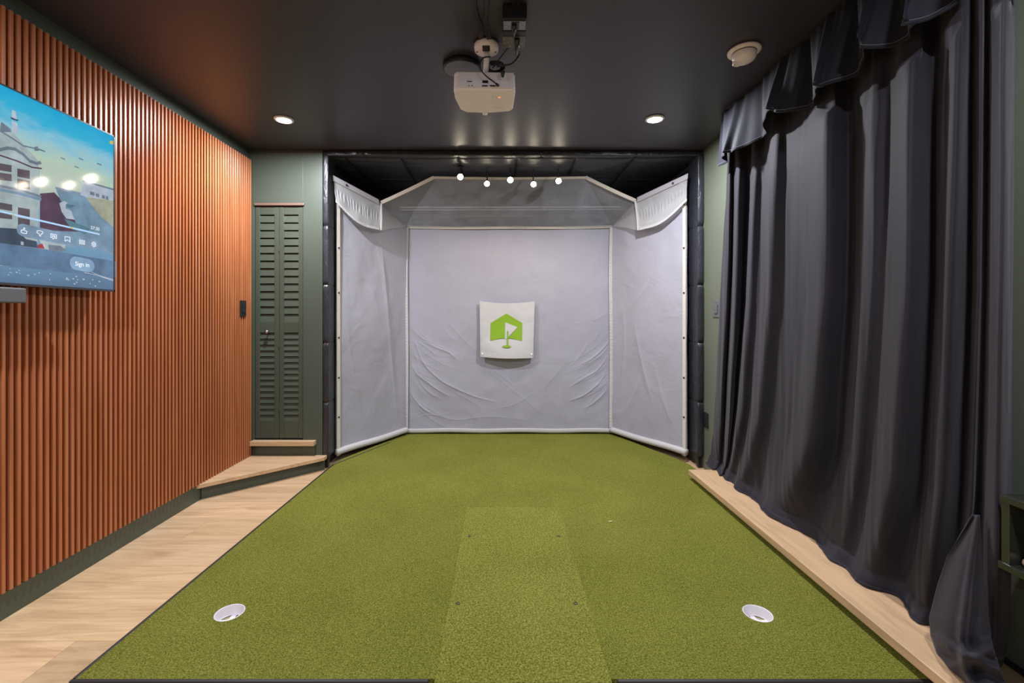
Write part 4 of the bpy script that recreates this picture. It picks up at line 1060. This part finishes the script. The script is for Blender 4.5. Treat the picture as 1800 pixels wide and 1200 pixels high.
# gathered tail lying over the near end of the ledge
def tailfn(u, v):
    ys = [(905, 1709, 1722), (975, 1666, 1726), (1030, 1648, 1730), (1085, 1634, 1738), (1118, 1637, 1742), (1150, 1648, 1748), (1180, 1658, 1760), (1215, 1690, 1775), (1260, 1730, 1800)]
    f = v*(len(ys)-1); i = min(int(f), len(ys)-2); f -= i
    a_ = [ys[i][k]+(ys[i+1][k]-ys[i][k])*(f*f*(3-2*f)*.3+f*.7) for k in range(3)]
    px = a_[1]+(a_[2]-a_[1])*u; py = a_[0]
    X = 1.405 - .045*math.sin(PI*u)*min(1, v*2) + .05*(1-v)*.6 + .012*math.sin(v*9+u*4.0)*math.sin(PI*min(1, u*1.2)) - .030*math.exp(-((v-.52-.22*u)/.05)**2)*min(1, u*4) - .030*math.exp(-((u-.62+.5*(v-.3))/.07)**2)*min(1, v*3) - .028*math.exp(-((v-.74+.16*u)/.05)**2)*min(1, u*3) + .010*noise.noise(Vector((u*2, v*4, 3)))
    d = X*F/(px-VX); z = CH-(py-VY)*d/F
    return Vector((X, d, max(z, .113+.004*math.sin(u*9))))
obj('gathered_tail', fill(grid, tailfn, 40, 110), M['curtain'], cu_t, solid=.004)
# valance
vt = thing('valance', (1.45, 2.2, 2.2), 'short ruffled dark navy valance along the ceiling over the curtain', 'valance')
def valfn(u, v):
    y = 3.03 - u*1.66
    ph = PI/2 + 2*PI*float(np.interp(-y, [-3.20, -2.80, -2.33, -1.975, -1.74, -1.55, -1.36], [0, 1, 2, 3, 4, 5, 6])); drop = 2.225 + .030*math.sin(ph*.5+1) + .018*math.sin(ph+.6)
    z = (CEIL-.004) + (drop-(CEIL-.004))*v
    st_ = min(1, u/.06); amp = (.010 + .038*v**1.1)*(.15+.85*st_*st_)
    s = math.sin(ph + .55*math.cos(ph)) ; s2 = math.sin(ph*3.1+1+v) + .6*math.sin(ph*5.3+v*2)
    x = 1.435 - .018*v - amp*s - .011*s2*(.55+.45*v) + .006*noise.noise(Vector((y*12, z*4, 2)))
    yy = y - .045*v*math.cos(ph)
    x += .03*(1-st_)
    return Vector((min(x, 1.474), yy, z))
obj('ruffle', fill(grid, valfn, 520, 36), M['valance'], vt, solid=.003)
bm = B(); pth = [valfn(u, .955)+Vector((-.0035, 0, 0)) for u in np.linspace(0, 1, 260)]
tube(bm, pth, .0009, 5); obj('stitching', bm, M['stitch'], vt)

# ------------------------------------------------------------------ wall shelf at the right edge
sh = thing('wall_shelf', (1.5, 1.1, .49), 'glossy black box shelf mounted on the right wall', 'shelf')
gm = mat('black_gloss_shelf', (.022, .025, .020), .22, coat=.4); fx0, fx1 = 1.422, 1.598; yf, yn = 1.30, .78; z0, z1 = .490, .702
obj('top', bx(fx0, fx1, yn, yf, z1-.020, z1), gm, sh, bevel=.0015)
obj('bottom', bx(fx0, fx1, yn, yf+.006, z0, z0+.020), gm, sh, bevel=.0015)
obj('side', bx(fx0+.003, fx1, yf-.022, yf-.001, z0+.020, z1-.020), gm, sh, bevel=.0015)
obj('side', bx(fx0+.003, fx1, yn+.001, yn+.022, z0+.020, z1-.020), gm, sh, bevel=.0015)
obj('back', bx(fx1-.006, fx1, yn+.022, yf-.022, z0+.020, z1-.020), M['black_plastic'], sh)
bm = B(); bmesh.ops.create_icosphere(bm, subdivisions=3, radius=.012)
for v in bm.verts: v.co += Vector((1.46, 1.262, z0+.032+.001)) + v.co*.06*noise.noise(v.co*200)
tag(obj('round_trinket', bm, mat('tan_ball', (.42, .27, .19), .6), smooth=True), 'tiny tan round object inside the black wall shelf', 'trinket')
